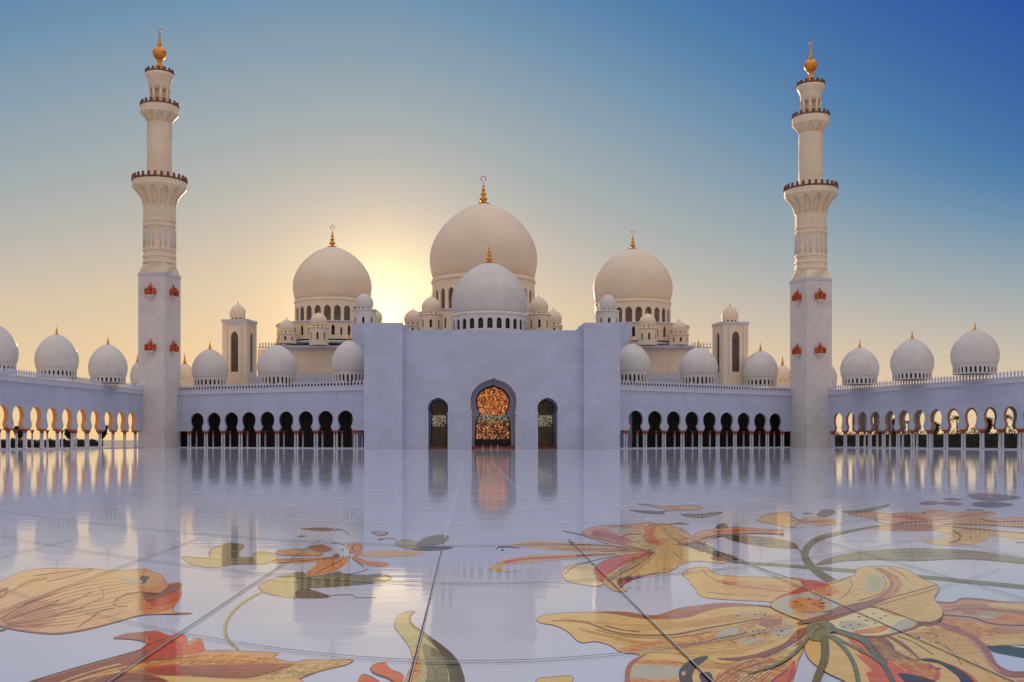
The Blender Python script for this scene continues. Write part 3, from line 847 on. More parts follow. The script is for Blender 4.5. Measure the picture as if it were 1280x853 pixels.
ZB, DZ = .002, .00014
def flower(name, label, cat, parts, group='inlaid flowers of the floor'):
    """parts: (part name, [items]); an item is ('p', colour, points) or ('l', colour, points, width); later items lie on top"""
    allp = [p for _, its in parts for it in its for p in it[2]]
    cx = sum(p[0] for p in allp)/len(allp); cy = sum(p[1] for p in allp)/len(allp)
    root = thing(name, gnd(cx, cy, 0), label, cat, group)
    lay = 0
    jobs = []
    for pn, its in parts:
        if pn.endswith('_vein') and jobs: jobs[-1][1].extend(its)
        elif pn in ('stem', 'stamen'):
            for it in its:
                if it[1] in ('darkolive',) and jobs and jobs[-1][0] == pn: jobs[-1][1].append(it)
                else: jobs.append((pn, [it]))
        else: jobs.append((pn, list(its)))
    out = []
    for pn, its in jobs:                      # pieces that lie apart become parts of their own
        bb = lambda it: (min(p[0] for p in it[2]), min(p[1] for p in it[2]), max(p[0] for p in it[2]), max(p[1] for p in it[2]))
        comps = []
        for it in its:
            if it[0] == 'd': (comps[0][1] if comps else its).append(it) if comps else comps.append([bb(it), [it]]); continue
            b = bb(it); hit = [c for c in comps if not (b[0] > c[0][2] or b[2] < c[0][0] or b[1] > c[0][3] or b[3] < c[0][1])]
            new = [b, []]
            for c in hit:
                new = [(min(new[0][0], c[0][0]), min(new[0][1], c[0][1]), max(new[0][2], c[0][2]), max(new[0][3], c[0][3])), new[1]+c[1]]; comps.remove(c)
            new[1].append(it); comps.append(new)
        for c in comps: out.append((pn, c[1]))
    for pn, its in out:
        mb = MB()
        for it in its:
            if len(it) < 5 or not it[4]: lay += 1
            z = ZB + DZ*lay
            if it[0] == 'p': inlay_poly(mb, it[1], it[2], z)
            elif it[0] == 'h': inlay_poly(mb, it[1], it[2], z, True)
            elif it[0] == 'd':
                for (x, y, w, h_) in it[3]:
                    mb.mat(PAL[it[1]]); mb.quad(*[gnd(x+w/2*cos(a), y+h_/2*sin(a), z) for a in (0,.8,1.6,2.4,3.14,3.9,4.7,5.5)])
            else: inlay_line(mb, it[1], it[2], it[3], z)
            if it is its[0] and it[0] == 'p' and max(p[0] for p in it[2])-min(p[0] for p in it[2]) > 30:
                inlay_line(mb, 'brown', smooth(it[2])+[it[2][0]], .75, z+DZ*.5, False)
        mb.build(pn, None, root)
    return root
P_, L_ = 'p', 'l'
def fan(key, A, B, n, w, lo=.08, hi=.92):
    'fine veins drawn between two edges of a petal'
    def res(P, m=9):
        P = smooth(P, False, 6); return [P[int(round(i*(len(P)-1)/(m-1)))] for i in range(m)]
    A, B = res(A), res(B); out = []
    for i in range(n):
        f = lo+(hi-lo)*(i+.5)/n; a0 = random.choice((0,0,1,2)); a1 = 9-random.choice((0,1,2,3))
        pts = [(a[0]+(b[0]-a[0])*f, a[1]+(b[1]-a[1])*f) for a, b in zip(A, B)][a0:a1]
        out.append((L_, key, pts, [w*(1-.75*j/(len(pts)-1)) for j in range(len(pts))], i > 0))
    return out
flower('inlaid_lily', 'large yellow lily with pink throat inlaid at the left edge, tip orange', 'floor inlay', [
 ('petal', [(P_, 'amber', [(-40,750),(-20,738),(0,727),(27,715),(54,711),(90,710.5),(116,711),(143,713.5),(178,712),(190,714),(204,720.6),(209,729),(226,729),(224,738),(225,748),(216,761),(222,766),(238,766),(238,767.5),(220,768.5),(179,769),(147,777),(107,787),(72,792),(45,790.5),(21,788),(9,786),(0,779),(-20,775)]),
  (P_, 'orange', [(178,712),(190,714),(204,720.6),(209,729),(226,728.5),(225,748),(214,761),(200,765),(178,767),(176,740)]),  # own orange, but cut off where the minaret's reflection ends, painted in
  (P_, 'pink', [(-10,742),(12,738),(20,748),(45,751),(63,757),(72,768),(65,780),(45,788),(20,787),(9,784),(-10,776)]),
  (P_, 'amber', [(12,740),(40,745),(20,755),(2,765),(-4,752)]),
  (P_, 'peach', [(20,737),(60,724),(100,718),(60,719),(30,727)]),
  (P_, 'peach', [(180,735),(200,728),(204,722),(195,717),(180,716)]),
  (P_, 'redbrown', [(178,741),(199,741),(213,731),(226,729),(226,736),(214,742),(200,748),(184,752)]),
  (P_, 'deeporange', [(190,752),(214,743),(226,738),(225,748),(205,757),(190,758)]),
  (P_, 'maroon', [(176,720),(187,721.5),(184,725),(182,729),(176,729)]),
  (P_, 'greyblue', [(150,724),(174,724),(177,729),(160,730)])]),
 ('petal_vein', [(L_, 'brown', [(0,774),(18,763),(41,752),(70,741)], [2,1.6,1.2,.6]), (L_, 'redbrown', [(3,777),(27,768),(63,758),(90,752),(116,740)], [2,1.6,1.4,1.2,.5]),
  (L_, 'redbrown', [(9,780),(45,775),(81,766),(107,757),(127,747)], [1.6,1.5,1.3,1.1,.5]), (L_, 'redbrown', [(9,783),(36,783),(59,779)], [1.4,1.2,.5]), *fan('salmon', [(2,770),(40,745),(100,722),(170,714)], [(8,785),(50,788),(110,784),(175,766)], 12, .9),
  (L_, 'brown', [(16,738.6),(36,727),(59,723)], .9), (L_, 'brown', [(59,727),(90,720),(118,712)], .8), (L_, 'brown', [(41,720),(72,716),(117,711)], .9),
  (L_, 'brown', [(142,757),(145,750),(158,743),(177,740),(199,741.6),(213,730.5)], [1,1.8,1.2,1,1.4,1.2]), (L_, 'brown', [(97,784),(115,772),(125,764),(142,760)], [.6,1.2,1.3,.7]),
  (L_, 'brown', [(142,757),(150,757.5),(159,758)], .7), (L_, 'redbrown', [(0,782),(21,787.6),(45,790.5),(72,792),(107,787),(147,777),(179,769),(238,767)], [2,1.6,2,2.2,1.8,1.6,1.2,.8]),
  (L_, 'redbrown', [(-4,742),(9,735),(6,744),(-4,748)], 1.8), (L_, 'olive', [(-8,780),(8,786),(-8,789)], 2.5), (L_, 'brown', [(22,770),(50,760),(75,750)], .7), (L_, 'brown', [(126,735),(130,742),(127,750)], .6)])])
flower('inlaid_lily', 'deep red and orange lily inlaid at the bottom left corner', 'floor inlay', [
 ('petal', [(P_, 'peach', [(25,857),(60,845),(100,833),(140,822),(175,812),(183,806),(178,801),(165,799),(142,798),(155,793),(172,791),(195,789),(212,795),(222,792),(231,794),(236,803),(243,799),(250,799),(255,806),(256,813),(290,813.5),(346,816.5),(341,822),(356,826),(370,828),(383,825),(413,825),(441,825),(433,831),(403,838),(375,849),(373,870),(20,870)]),
  (P_, 'red', [(175,812),(184,804),(184,794),(195,789),(215,796),(227,801),(228,822),(205,823),(183,826),(150,830)]),  # own red, kept to the minaret's reflection painted into the petal
  (P_, 'salmon', [(142,798),(155,793),(172,791),(190,790),(183,795),(182,803),(170,799)]),
  (P_, 'deeporange', [(205,798),(222,793),(231,795),(236,806),(250,800),(255,808),(254,815),(228,818),(226,804)]),
  (P_, 'redbrown', [(30,856),(60,847),(100,835),(140,824),(180,812),(183,816),(183,823),(140,831),(100,843),(70,855),(60,868),(20,868)]),
  (P_, 'gold', [(120,842),(150,832),(190,825),(226,820),(300,819),(340,823),(344,829),(290,832),(226,830),(190,832),(165,840)]),
  (P_, 'red', [(181,834),(200,832),(228,831),(230,843),(205,844),(188,841)]),
  (P_, 'salmon', [(228,832),(300,831),(366,830),(330,843),(300,848),(240,844)]),
  (P_, 'goldpale', [(366,832),(400,829),(430,827),(400,837),(375,846),(340,853),(300,856),(330,846)]),
  (P_, 'yellow', [(90,862),(130,843),(160,838),(185,842),(240,847),(300,850),(340,850),(373,850),(370,868),(80,868)]),
  (P_, 'redbrown', [(108,858),(140,843),(175,842),(205,849),(212,860),(150,866)])]),
 ('petal_vein', [(L_, 'brown', [(70,857),(110,843),(147,833),(184,826),(228,821.5)], [2.4,2.4,2.2,2.4,1]), *fan('redbrown', [(60,862),(120,845),(200,834),(300,830),(380,828)], [(90,868),(150,850),(220,846),(300,849),(372,842)], 8, 1), *fan('gold', [(120,840),(180,828),(260,818),(340,818)], [(150,838),(190,832),(260,830),(344,828)], 4, 1), (L_, 'brown', [(240,844),(290,847),(320,845),(350,836),(368,830)], .9), (L_, 'brown', [(290,847),(297,840)], .8),
  (L_, 'maroon', [(28,856),(60,845.5),(100,833.5),(140,822.5),(175,812),(184,804)], .8), (L_, 'maroon', [(142,798.3),(165,799.3),(182,803)], 1), (L_, 'brown', [(184,806),(200,801),(212,795)], 1),
  (L_, 'brown', [(374,849),(403,838),(433,831),(441,825)], .8), (L_, 'brown', [(142,852),(170,848),(206,850)], 1.2)])])
flower('inlaid_leaf', 'small pale olive leaf inlaid left of the curling green stem', 'floor inlay', [
 ('leaf', [(P_, 'leafpale', [(228,696),(245,697),(261,697),(261,691),(267,685),(279,681),(298,680),(306,683),(300,689),(300,696),(315,697),(318,691),(334,690),(346,697),(336,704),(315,705.6),(290,706.5),(265,710),(238,705)]),
  (P_, 'sage', [(279,681),(298,680),(306,683),(299,690),(300,696),(315,697),(317,705),(290,706),(277,707)])]),  # own olive, kept to the tower's reflection painted into the leaf
 ('leaf_vein', [(L_, 'olive', [(228,696),(262,699),(300,701)], .8), (L_, 'brown', [(261,695),(266,686),(279,681)], .8)])], 'inlaid leaves of the floor')
flower('inlaid_leaf', 'broad speckled green leaf inlaid below the small orange lily, with long curling stem', 'floor inlay', [
 ('stem', [(L_, 'leafpale', [(332,738),(312,748),(296,760),(285,774),(281,787),(285,800),(298,813)], [2,3.5,4,4.5,5,4.5,2.5]), (L_, 'sage', [(330,740),(311,750),(295,762),(285,776),(282.5,788),(286,800),(299,813)], 1)]),
 ('leaf', [(P_, 'sage', [(323,732),(336,725),(369,716.5),(380,716),(383,721),(404,719),(422,715),(433,718),(458,719),(479,717.6),(490,723),(476,728),(440,731.6),(407,734),(386,735),(390,738),(413,746),(386,748),(359,746.5),(336,743),(326,738)]),
  (P_, 'leafpale', [(324,732),(336,726),(368,718),(369,746),(345,744),(328,738)]), (P_, 'darkolive', [(372,738),(388,737),(411,745.5),(386,747),(370,745)]), (P_, 'leafpale', [(476,719),(487,723),(474,725)])]),
 ('leaf_vein', [(L_, 'darkolive', [(340,727),(365,728),(383,728)], .8), (L_, 'darkolive', [(433,718),(447,716),(461,711)], .7), (L_, 'brown', [(413,744.5),(440,743.5),(445,747),(470,747)], .7)])], 'inlaid leaves of the floor')
flower('inlaid_lily', 'small orange lily with dark spotted centre inlaid left of the middle joint', 'floor inlay', [
 ('petal', [(P_, 'peach', [(345,690),(372,686.5),(402,691),(396,695),(352,694)]), (P_, 'orange', [(345,700),(385,698),(422,697),(415,702),(380,702.5),(345,704)]), (P_, 'peach', [(350,702),(380,702),(400,701.5),(370,705)]),
  (P_, 'orange', [(428,697),(412,699),(398,703),(386,714),(380,720),(398,719),(420,713),(433,704),(436,699)]), (P_, 'orange', [(432,685),(436,680),(446,678.5),(453,682),(453,688),(449,695),(440,692),(436,686)]),
  (P_, 'orange', [(443,695),(458,701),(480,703),(485,704),(483,708),(465,708),(450,704),(442,700)]), (P_, 'yellow', [(452,693),(470,689),(500,688),(528,690),(520,694),(490,696),(460,696)]),
  (P_, 'salmon', [(385,684),(402,681),(415,686),(408,690),(395,689)])]),
 ('stamen', [(P_, 'redbrown', [(416,695),(422,692),(425,696),(420,699)]), (L_, 'maroon', [(428,699),(422,703),(405,711),(394,718)], 1.1), (L_, 'redbrown', [(440,684),(443,690),(437,691),(442,682)], 1.4),
  ('d', 'maroon', [(430,697)], [(429,696,2,3),(433,697,2,4),(437,696,2,4),(441,698,2,3),(402,682,6,2),(428,687,3,2),(445,696,2,3)]), (L_, 'maroon', [(443,700),(450,705),(455,709)], 1), (L_, 'brown', [(350,703.5),(385,700.5),(415,698)], .9), (L_, 'maroon', [(414,679),(422,679),(432,682)], .7)])])
flower('inlaid_leaf', 'pair of olive leaves inlaid beside the joint line, right of the small orange lily', 'floor inlay', [
 ('leaf', [(P_, 'leafpale', [(494,679.5),(504,675),(517,676),(520,679),(533,672),(551,669),(561,672),(553,679),(540,683),(565,684),(557,687),(530,688.5),(508,686),(499,683)]), (P_, 'sage', [(519,682),(533,673),(551,669.5),(560,672),(552,679),(538,683),(526,685)]), (P_, 'darkolive', [(515,686.5),(540,683.5),(565,684.3),(555,687),(530,688.5)])]),
 ('leaf', [(P_, 'brown', [(464,666),(470,664.5),(485,665.5),(482,669),(474,670)]), (P_, 'peach', [(468,666),(480,665.5),(480,668),(473,668.5)])]),
 ('stem', [(L_, 'olive', [(474,674),(490,673),(497,676)], .9), (L_, 'maroon', [(472,674.5),(478,674.8)], 1.3)])], 'inlaid leaves of the floor')
flower('inlaid_leaf', 'thin dark sliver leaf inlaid above the small orange lily', 'floor inlay', [
 ('leaf', [(P_, 'brown', [(376,661),(390,660.3),(404,660),(420,661.5),(427,662.3),(404,663.8),(388,662.6)])]), ('stem', [(L_, 'brown', [(424,662),(430,664),(437,669)], .9), (P_, 'brown', [(371,670.5),(378,669.5),(384,670.3),(377,671.5)])])], 'inlaid leaves of the floor')
flower('inlaid_leaf', 'large twisting green leaf with dark edge and red petals at the bottom centre', 'floor inlay', [
 ('leaf', [(P_, 'leafpale', [(493,779.5),(496,772),(507,765),(517,764.5),(513,772),(514,782),(527,789),(538,798),(555,809),(571,824.5),(578,840),(581,853),(580,870),(503,870),(507,848),(516,829),(513,813),(506,800.6),(496,788)]),
  (P_, 'sage', [(528,806),(545,812),(556,824),(560,842),(558,868),(530,868),(534,840)]), (P_, 'teal', [(528,790),(540,797.5),(556,809),(571,824),(578,840),(582,862),(574,868),(570,850),(562,832),(548,812),(536,799)]),
  (P_, 'darkolive', [(555,820),(563,830),(571,850),(574,868),(560,868),(562,846)]),
  (P_, 'gold', [(519,812),(525,822),(526,836),(520,850),(509,855),(513,835)])]),
 ('leaf_vein', [(L_, 'olive', [(519,764.5),(513,769),(512.5,776),(517,783),(526,788.5),(538,797)], [1,2,3,3,2.5,2]), (L_, 'darkolive', [(493,779),(494,786),(502,796),(512,810),(516,824)], .8), (L_, 'maroon', [(524,791.5),(540,803),(552,818),(556,830)], 1.1), (L_, 'darkolive', [(540,833),(545,842),(544,853)], .7), (L_, 'brown', [(515,838),(524,838)], .6), (L_, 'brown', [(512,846),(522,846)], .6)]),
 ('petal', [(P_, 'deeporange', [(480,828),(468,830.5),(463,836),(468,841),(485,847),(498,856),(503,850),(503,843),(489,837),(483,831)]), (P_, 'deeporange', [(452.5,843),(447,853),(446,868),(485,868),(475,853),(464,846)]), (L_, 'maroon', [(463,836),(468,842),(485,848.5),(498,857)], 1.6), (L_, 'maroon', [(453,843),(464,846),(478,855)], 1.2)])], 'inlaid leaves of the floor')
flower('inlaid_lily', 'wide spread orange and tan lily with hooked petals, right of the middle joint', 'floor inlay', [
 ('petal', [(P_, 'pale', [(703,719),(706,711),(720,705),(743,706),(756,715),(756,727),(749,733),(729,731),(710,727)]),
  (P_, 'yellow', [(639.5,681),(652,678),(677,676.6),(710,678),(755,681.5),(806,686.6),(818,690),(772,692),(720,690),(682,687),(660,684.5)]), (P_, 'orange', [(648,680),(677,678.5),(710,680),(712,682),(677,682),(655,681.6)]),
  (P_, 'yellow', [(612,709.6),(622,703),(648,696),(677,693.5),(720,692),(768,691),(816,690),(772,694),(724,698),(682,701.5),(652,704),(634,706.5),(626,709.6),(632,713.6),(650,714),(631,715.6),(617,713.5)]), (P_, 'deeporange', [(628,702.5),(650,698),(690,695.5),(724,694.5),(740,695),(700,698),(660,700),(635,704)])]),
 ('petal', [(P_, 'yellow', [(817,690),(789,692.5),(755,701),(742.6,712),(745,722),(753,728),(762,736),(772,740),(784,739.3),(777,735),(780,729),(789,724),(815,718),(838,714),(853,704),(862,700),(856,691),(846,683),(828,683)]),
  (P_, 'deeporange', [(815,691),(789,693),(756,701),(743,712),(747,721),(753,727),(762,717),(785,704),(805,697)]), (P_, 'goldpale', [(757,727),(765,717),(787,705),(812,694),(805,703),(790,712),(772,720),(764,730)]), (P_, 'redbrown', [(777,735),(771,728),(777,721.5),(800,719.5),(820,716.5),(796,723.5),(783,729)])]),
 ('petal', [(P_, 'peach', [(727,667),(738,660),(758,656.5),(789,656),(806,653.7),(819,654),(834,655.5),(850,661),(861,667),(858,676),(846,682.6),(825,685),(803,688.5),(770,684),(748,676),(735,672)]),
  (P_, 'goldpale', [(775,671),(795,664),(802,668),(812,680),(822,685),(805,687),(788,682)]), (P_, 'deeporange', [(739,667.5),(742,662.5),(752,660.5),(760,663),(772,669.5),(789,675.5),(770,676),(755,671),(744,671)]),
  (P_, 'greyblue', [(762,661),(775,658.5),(790,659),(790,663),(778,668),(768,665)]),
  (P_, 'deeporange', [(803,671),(807,663),(815,659.5),(820,659.5),(816,665),(817,671),(827,681),(810,679)]), (P_, 'yellow', [(820,661),(834,659),(848,664),(856,672),(850,679),(834,680),(822,673)])]),
 ('petal', [(P_, 'peach', [(848,678),(870,667),(892,661.5),(920,659.5),(972,663),(976,668.5),(939,666.5),(905,669.5),(890,673),(881,678),(862,680)]), (P_, 'deeporange', [(885,665.5),(905,662.6),(935,661.5),(968,664.5),(935,665),(905,666)]), (P_, 'salmon', [(846,681),(858,678),(882,677.5),(862,682)])]),
 ('petal', [(P_, 'yellow', [(826,682),(850,682),(862,690),(872,700),(855,704),(838,712),(822,706),(818,692)]), (P_, 'pale', [(860,682),(880,690),(905,700),(905,704),(880,702),(860,700),(854,690)])]),
 ('petal_vein', [*fan('brown', [(740,664),(775,668),(800,678),(818,690)], [(727,667),(755,676),(790,686),(816,690)], 5, .7), *fan('brown', [(816,690),(789,696),(762,710),(752,727)], [(820,692),(812,704),(795,718),(768,736)], 7, .8), *fan('brown', [(822,660),(828,668),(836,676),(848,682)], [(834,656),(846,662),(856,670),(862,678)], 5, .7), *fan('brown', [(818,690),(770,685),(720,683),(680,681)], [(818,691),(770,691),(720,689),(690,687)], 3, .7), *fan('brown', [(865,678),(895,668),(930,665)], [(860,680),(890,673),(920,668)], 3, .6), *fan('goldpale', [(830,686),(838,698),(826,712),(800,720)], [(850,684),(858,696),(846,708),(826,715)], 5, 1), (L_, 'brown', [(703,664),(715,666),(737,671),(760,676),(790,684),(816,690)], [.8,1,1,.9,.9,.8]), (L_, 'brown', [(712,681),(755,682),(806,687.5)], 1), (L_, 'brown', [(720,694.6),(745,693.5),(770,692.3)], [1.8,1.5,.7]), (L_, 'brown', [(762,659),(772,658),(788,659)], 1.2),
  (L_, 'brown', [(778,670),(786,668),(802,667.3)], 1.3), (L_, 'brown', [(706,717),(720,707),(745,700),(775,694)], .7), (L_, 'brown', [(819,690),(808,698),(795,707),(778,716),(765,724)], .8), (L_, 'redbrown', [(829,660),(836,668),(846,676),(852,679)], .9), (L_, 'brown', [(806,661),(815,656.5),(832,656.5)], .8),
  ('d', 'maroon', [(820,700)], [(855,690,6,3),(828,699,4,1.5),(715,678.5,8,2.5),(737,681.5,5,2.5),(628,687.5,4,3),(820,700,3,1.5)]), (L_, 'brown', [(619,687.5),(624,684),(633,683.5),(650,685)], [.6,1.8,1.6,.6]), (L_, 'brown', [(843,690),(848,697),(853,699)], .6), (L_, 'brown', [(872,676),(900,668),(975,667),(975,670)], .8)]),
 ('leaf', [(P_, 'darkolive', [(864,679),(879,678),(891,687.5),(915,694.5),(922,699.7),(900,698.5),(884,690),(873,684)]), (P_, 'leafpale', [(882,682),(888,681),(894,688),(890,689)]), (P_, 'darkolive', [(855,680.5),(868,680),(880,690),(872,688)]), (P_, 'salmon', [(888,696),(900,698),(908,701.5),(892,700)]), (P_, 'darkolive', [(894,660),(898,656),(906,654),(909,656.5),(909,660)]), (L_, 'darkolive', [(835,655.3),(848,654.2),(862,655.6)], [.5,1.6,.5])])])
flower('inlaid_leaf', 'long grey green leaf with thin curling tip, beside the ring shaped stem', 'floor inlay', [
 ('leaf', [(P_, 'sage', [(905,671),(930,669.5),(967,673.5),(990,678),(995,685.6),(958,683.5),(930,679),(917,676)]), (P_, 'darkolive', [(905,671),(930,669.5),(934,679),(918,676)])]),
 ('stem', [(L_, 'darkolive', [(885,682),(896,672),(906,670.5)], .9), (L_, 'darkolive', [(992,684),(999,687),(1003,694)], 1.3), (L_, 'brown', [(912,693),(950,710),(985,722),(1001,725)], 1)])], 'inlaid leaves of the floor')
flower('inlaid_lily', 'small far yellow flower with dark leaves inlaid nearest the right arcade columns', 'floor inlay', [
 ('petal', [(P_, 'yellow', [(808,632),(836,633),(862,632),(876,633),(874,637),(842,638.4),(825,640),(834,637)]), (P_, 'orange', [(834,634),(852,634.5),(850,637),(838,637.5)])]),
 ('leaf', [(P_, 'darkolive', [(796,630),(808,630),(816,631),(806,632.3)]), (P_, 'darkolive', [(786.6,638),(805,638.6),(823,639.5),(832,639),(827,642.6),(808,641.7)]), (P_, 'sage', [(852,643),(874,643),(890,641),(904,640),(892,645),(874,647.3),(859,646)])])])
flower('inlaid_lily', 'small peach and yellow flower with spear leaves inlaid in the right middle distance', 'floor inlay', [
 ('petal', [(P_, 'yellow', [(945,650),(968,642),(988,641),(990,647),(1000,651),(995,656),(984,659),(965,655)]), (P_, 'peach', [(998,651),(1012,645.5),(1032,647),(1046,652),(1035,657),(1005,655.5)]), (P_, 'salmon', [(1005,652),(1030,650),(1040,652),(1020,654)])]),
 ('leaf', [(P_, 'darkolive', [(1021,643),(1028,637.5),(1040,637),(1044,641),(1034,646),(1025,646)]), (P_, 'darkolive', [(1003,641.5),(1010,641),(1016,642),(1008,643)]), (P_, 'sage', [(1052,639.5),(1078,637.5),(1112,630),(1098,637),(1072,641.5)])]),
 ('stamen', [(L_, 'brown', [(990,645),(1000,651),(1010,648)], 1), (L_, 'brown', [(998,655),(995,659),(985,659)], .8), (L_, 'brown', [(988,650),(1002,653),(1020,651)], .8)])])
flower('inlaid_lily', 'broad peach and orange lily inlaid at the right edge, above the long green leaf', 'floor inlay', [
 ('petal', [(P_, 'peach', [(1060,643),(1085,640),(1112,642),(1140,641),(1160,645),(1172,652),(1150,655),(1117,652),(1085,647)]), (P_, 'peach', [(1088,660),(1117,652),(1150,650),(1168,655),(1150,663),(1117,663.5)]), (P_, 'peach', [(1150,647),(1158,636),(1175,637),(1190,640),(1220,638),(1246,640.5),(1232,646),(1195,656),(1170,653)]),
  (P_, 'peach', [(1195,655),(1225,648),(1300,647),(1300,657),(1230,657.5)]), (P_, 'yellow', [(1190,656),(1225,660),(1300,670),(1300,676),(1235,669),(1190,662)]), (P_, 'yellow', [(1160,661),(1190,658),(1228,664),(1236,671),(1222,680),(1190,682),(1170,681),(1153,676.5),(1175,674.5),(1186,668)]), (P_, 'deeporange', [(1112,643),(1140,645),(1162,650),(1140,650),(1118,646)]),
  (P_, 'salmon', [(1118,657.5),(1160,655),(1178,658),(1162,663.5),(1117,663)])]),
 ('petal_vein', [(L_, 'brown', [(1112,658),(1130,653),(1160,652)], 1.4), (L_, 'redbrown', [(1190,663),(1200,669),(1198,675),(1185,679)], [1,3,2.5,1]), (L_, 'brown', [(1095,645),(1093,649),(1100,653),(1115,655)], 1), (L_, 'brown', [(1160,652),(1185,648),(1210,644),(1240,640)], .9), (L_, 'brown', [(1180,655),(1225,656),(1300,661)], 1.2), (L_, 'brown', [(1225,649),(1245,652),(1300,651)], 1.4), (L_, 'redbrown', [(1175,657),(1225,662),(1300,668)], 1.4), (L_, 'brown', [(1160,637),(1178,644),(1190,640)], .8), ('d', 'brown', [(1170,650)], [(1155,641,6,1.5),(1240,651.5,8,1.6),(1213,672,1.5,4)]),
  (L_, 'darkolive', [(1207,637),(1230,637.5)], .9), (L_, 'darkolive', [(1258,658),(1300,658.5)], 1), (L_, 'darkolive', [(1270,678),(1300,679)], 1)])])
for lb, pts, c in (('slim red leaf inlaid far right, left one of the pair', [(1148,630),(1158,626.5),(1172,627.5),(1178,629.5),(1165,631.3)], 'redbrown'), ('slim red leaf inlaid far right, right one of the pair', [(1176,629),(1190,627),(1204,630.5),(1190,632.3)], 'redbrown'),
    ('dark sliver leaf inlaid above the pair of red leaves', [(1178,624),(1190,622.8),(1204,624.5),(1190,625.6)], 'darkolive'), ('grey green leaf inlaid far right, lower of the two spindle leaves', [(1216,629.5),(1240,627.5),(1267,631),(1240,634.5),(1220,632.5)], 'darkolive')):
    flower('inlaid_leaf', lb, 'floor inlay', [('leaf', [(P_, c, pts)])], 'inlaid leaves of the floor')
flower('inlaid_leaf', 'grey green spindle leaf with red inset inlaid at the far right edge', 'floor inlay', [('leaf', [(P_, 'darkolive', [(1212,618),(1240,617.5),(1277,622),(1245,626.5),(1216,623.5)]), (P_, 'redbrown', [(1214,618.6),(1236,618),(1247,620.6),(1228,622.8)])])], 'inlaid leaves of the floor')
flower('inlaid_leaf', 'long arching green leaf and ring shaped stem above the great yellow lily', 'floor inlay', [
 ('leaf', [(P_, 'sage', [(1020,706),(1042,696),(1085,689),(1135,686),(1185,687),(1235,691),(1285,700),(1340,713),(1340,716),(1285,705),(1247,701),(1210,698.5),(1147,700.8),(1097,699.5),(1060,701),(1035,705)]), (P_, 'olive', [(1110,692),(1150,689),(1200,691),(1240,696),(1190,695),(1150,697)])]),
 ('leaf_vein', [(L_, 'darkolive', [(1110,687.5),(1135,686),(1185,687),(1235,691),(1290,701)], .9), (L_, 'darkolive', [(1060,701),(1097,699.6),(1147,700.9),(1210,698.6),(1285,705)], 1.2)]),
 ('stem', [(L_, 'olive', [(1145,653),(1120,656),(1097,658),(1060,664.5),(1024,673),(1008,686),(1007,698),(1017,711),(1030,721),(1046,730)], [1.5,1.8,2.4,3.2,6,8.5,9,9,9,9]), (L_, 'darkolive', [(1060,666),(1026,675),(1012,687),(1011,698),(1020,709),(1048,727)], 1), (L_, 'sage', [(905,702),(940,704),(1005,709),(1070,714)], [2,3,4,4.5]), (L_, 'olive', [(1140,720),(1203,726.4),(1280,734),(1340,741)], [4,5,5.5,6])])], 'inlaid leaves of the floor')
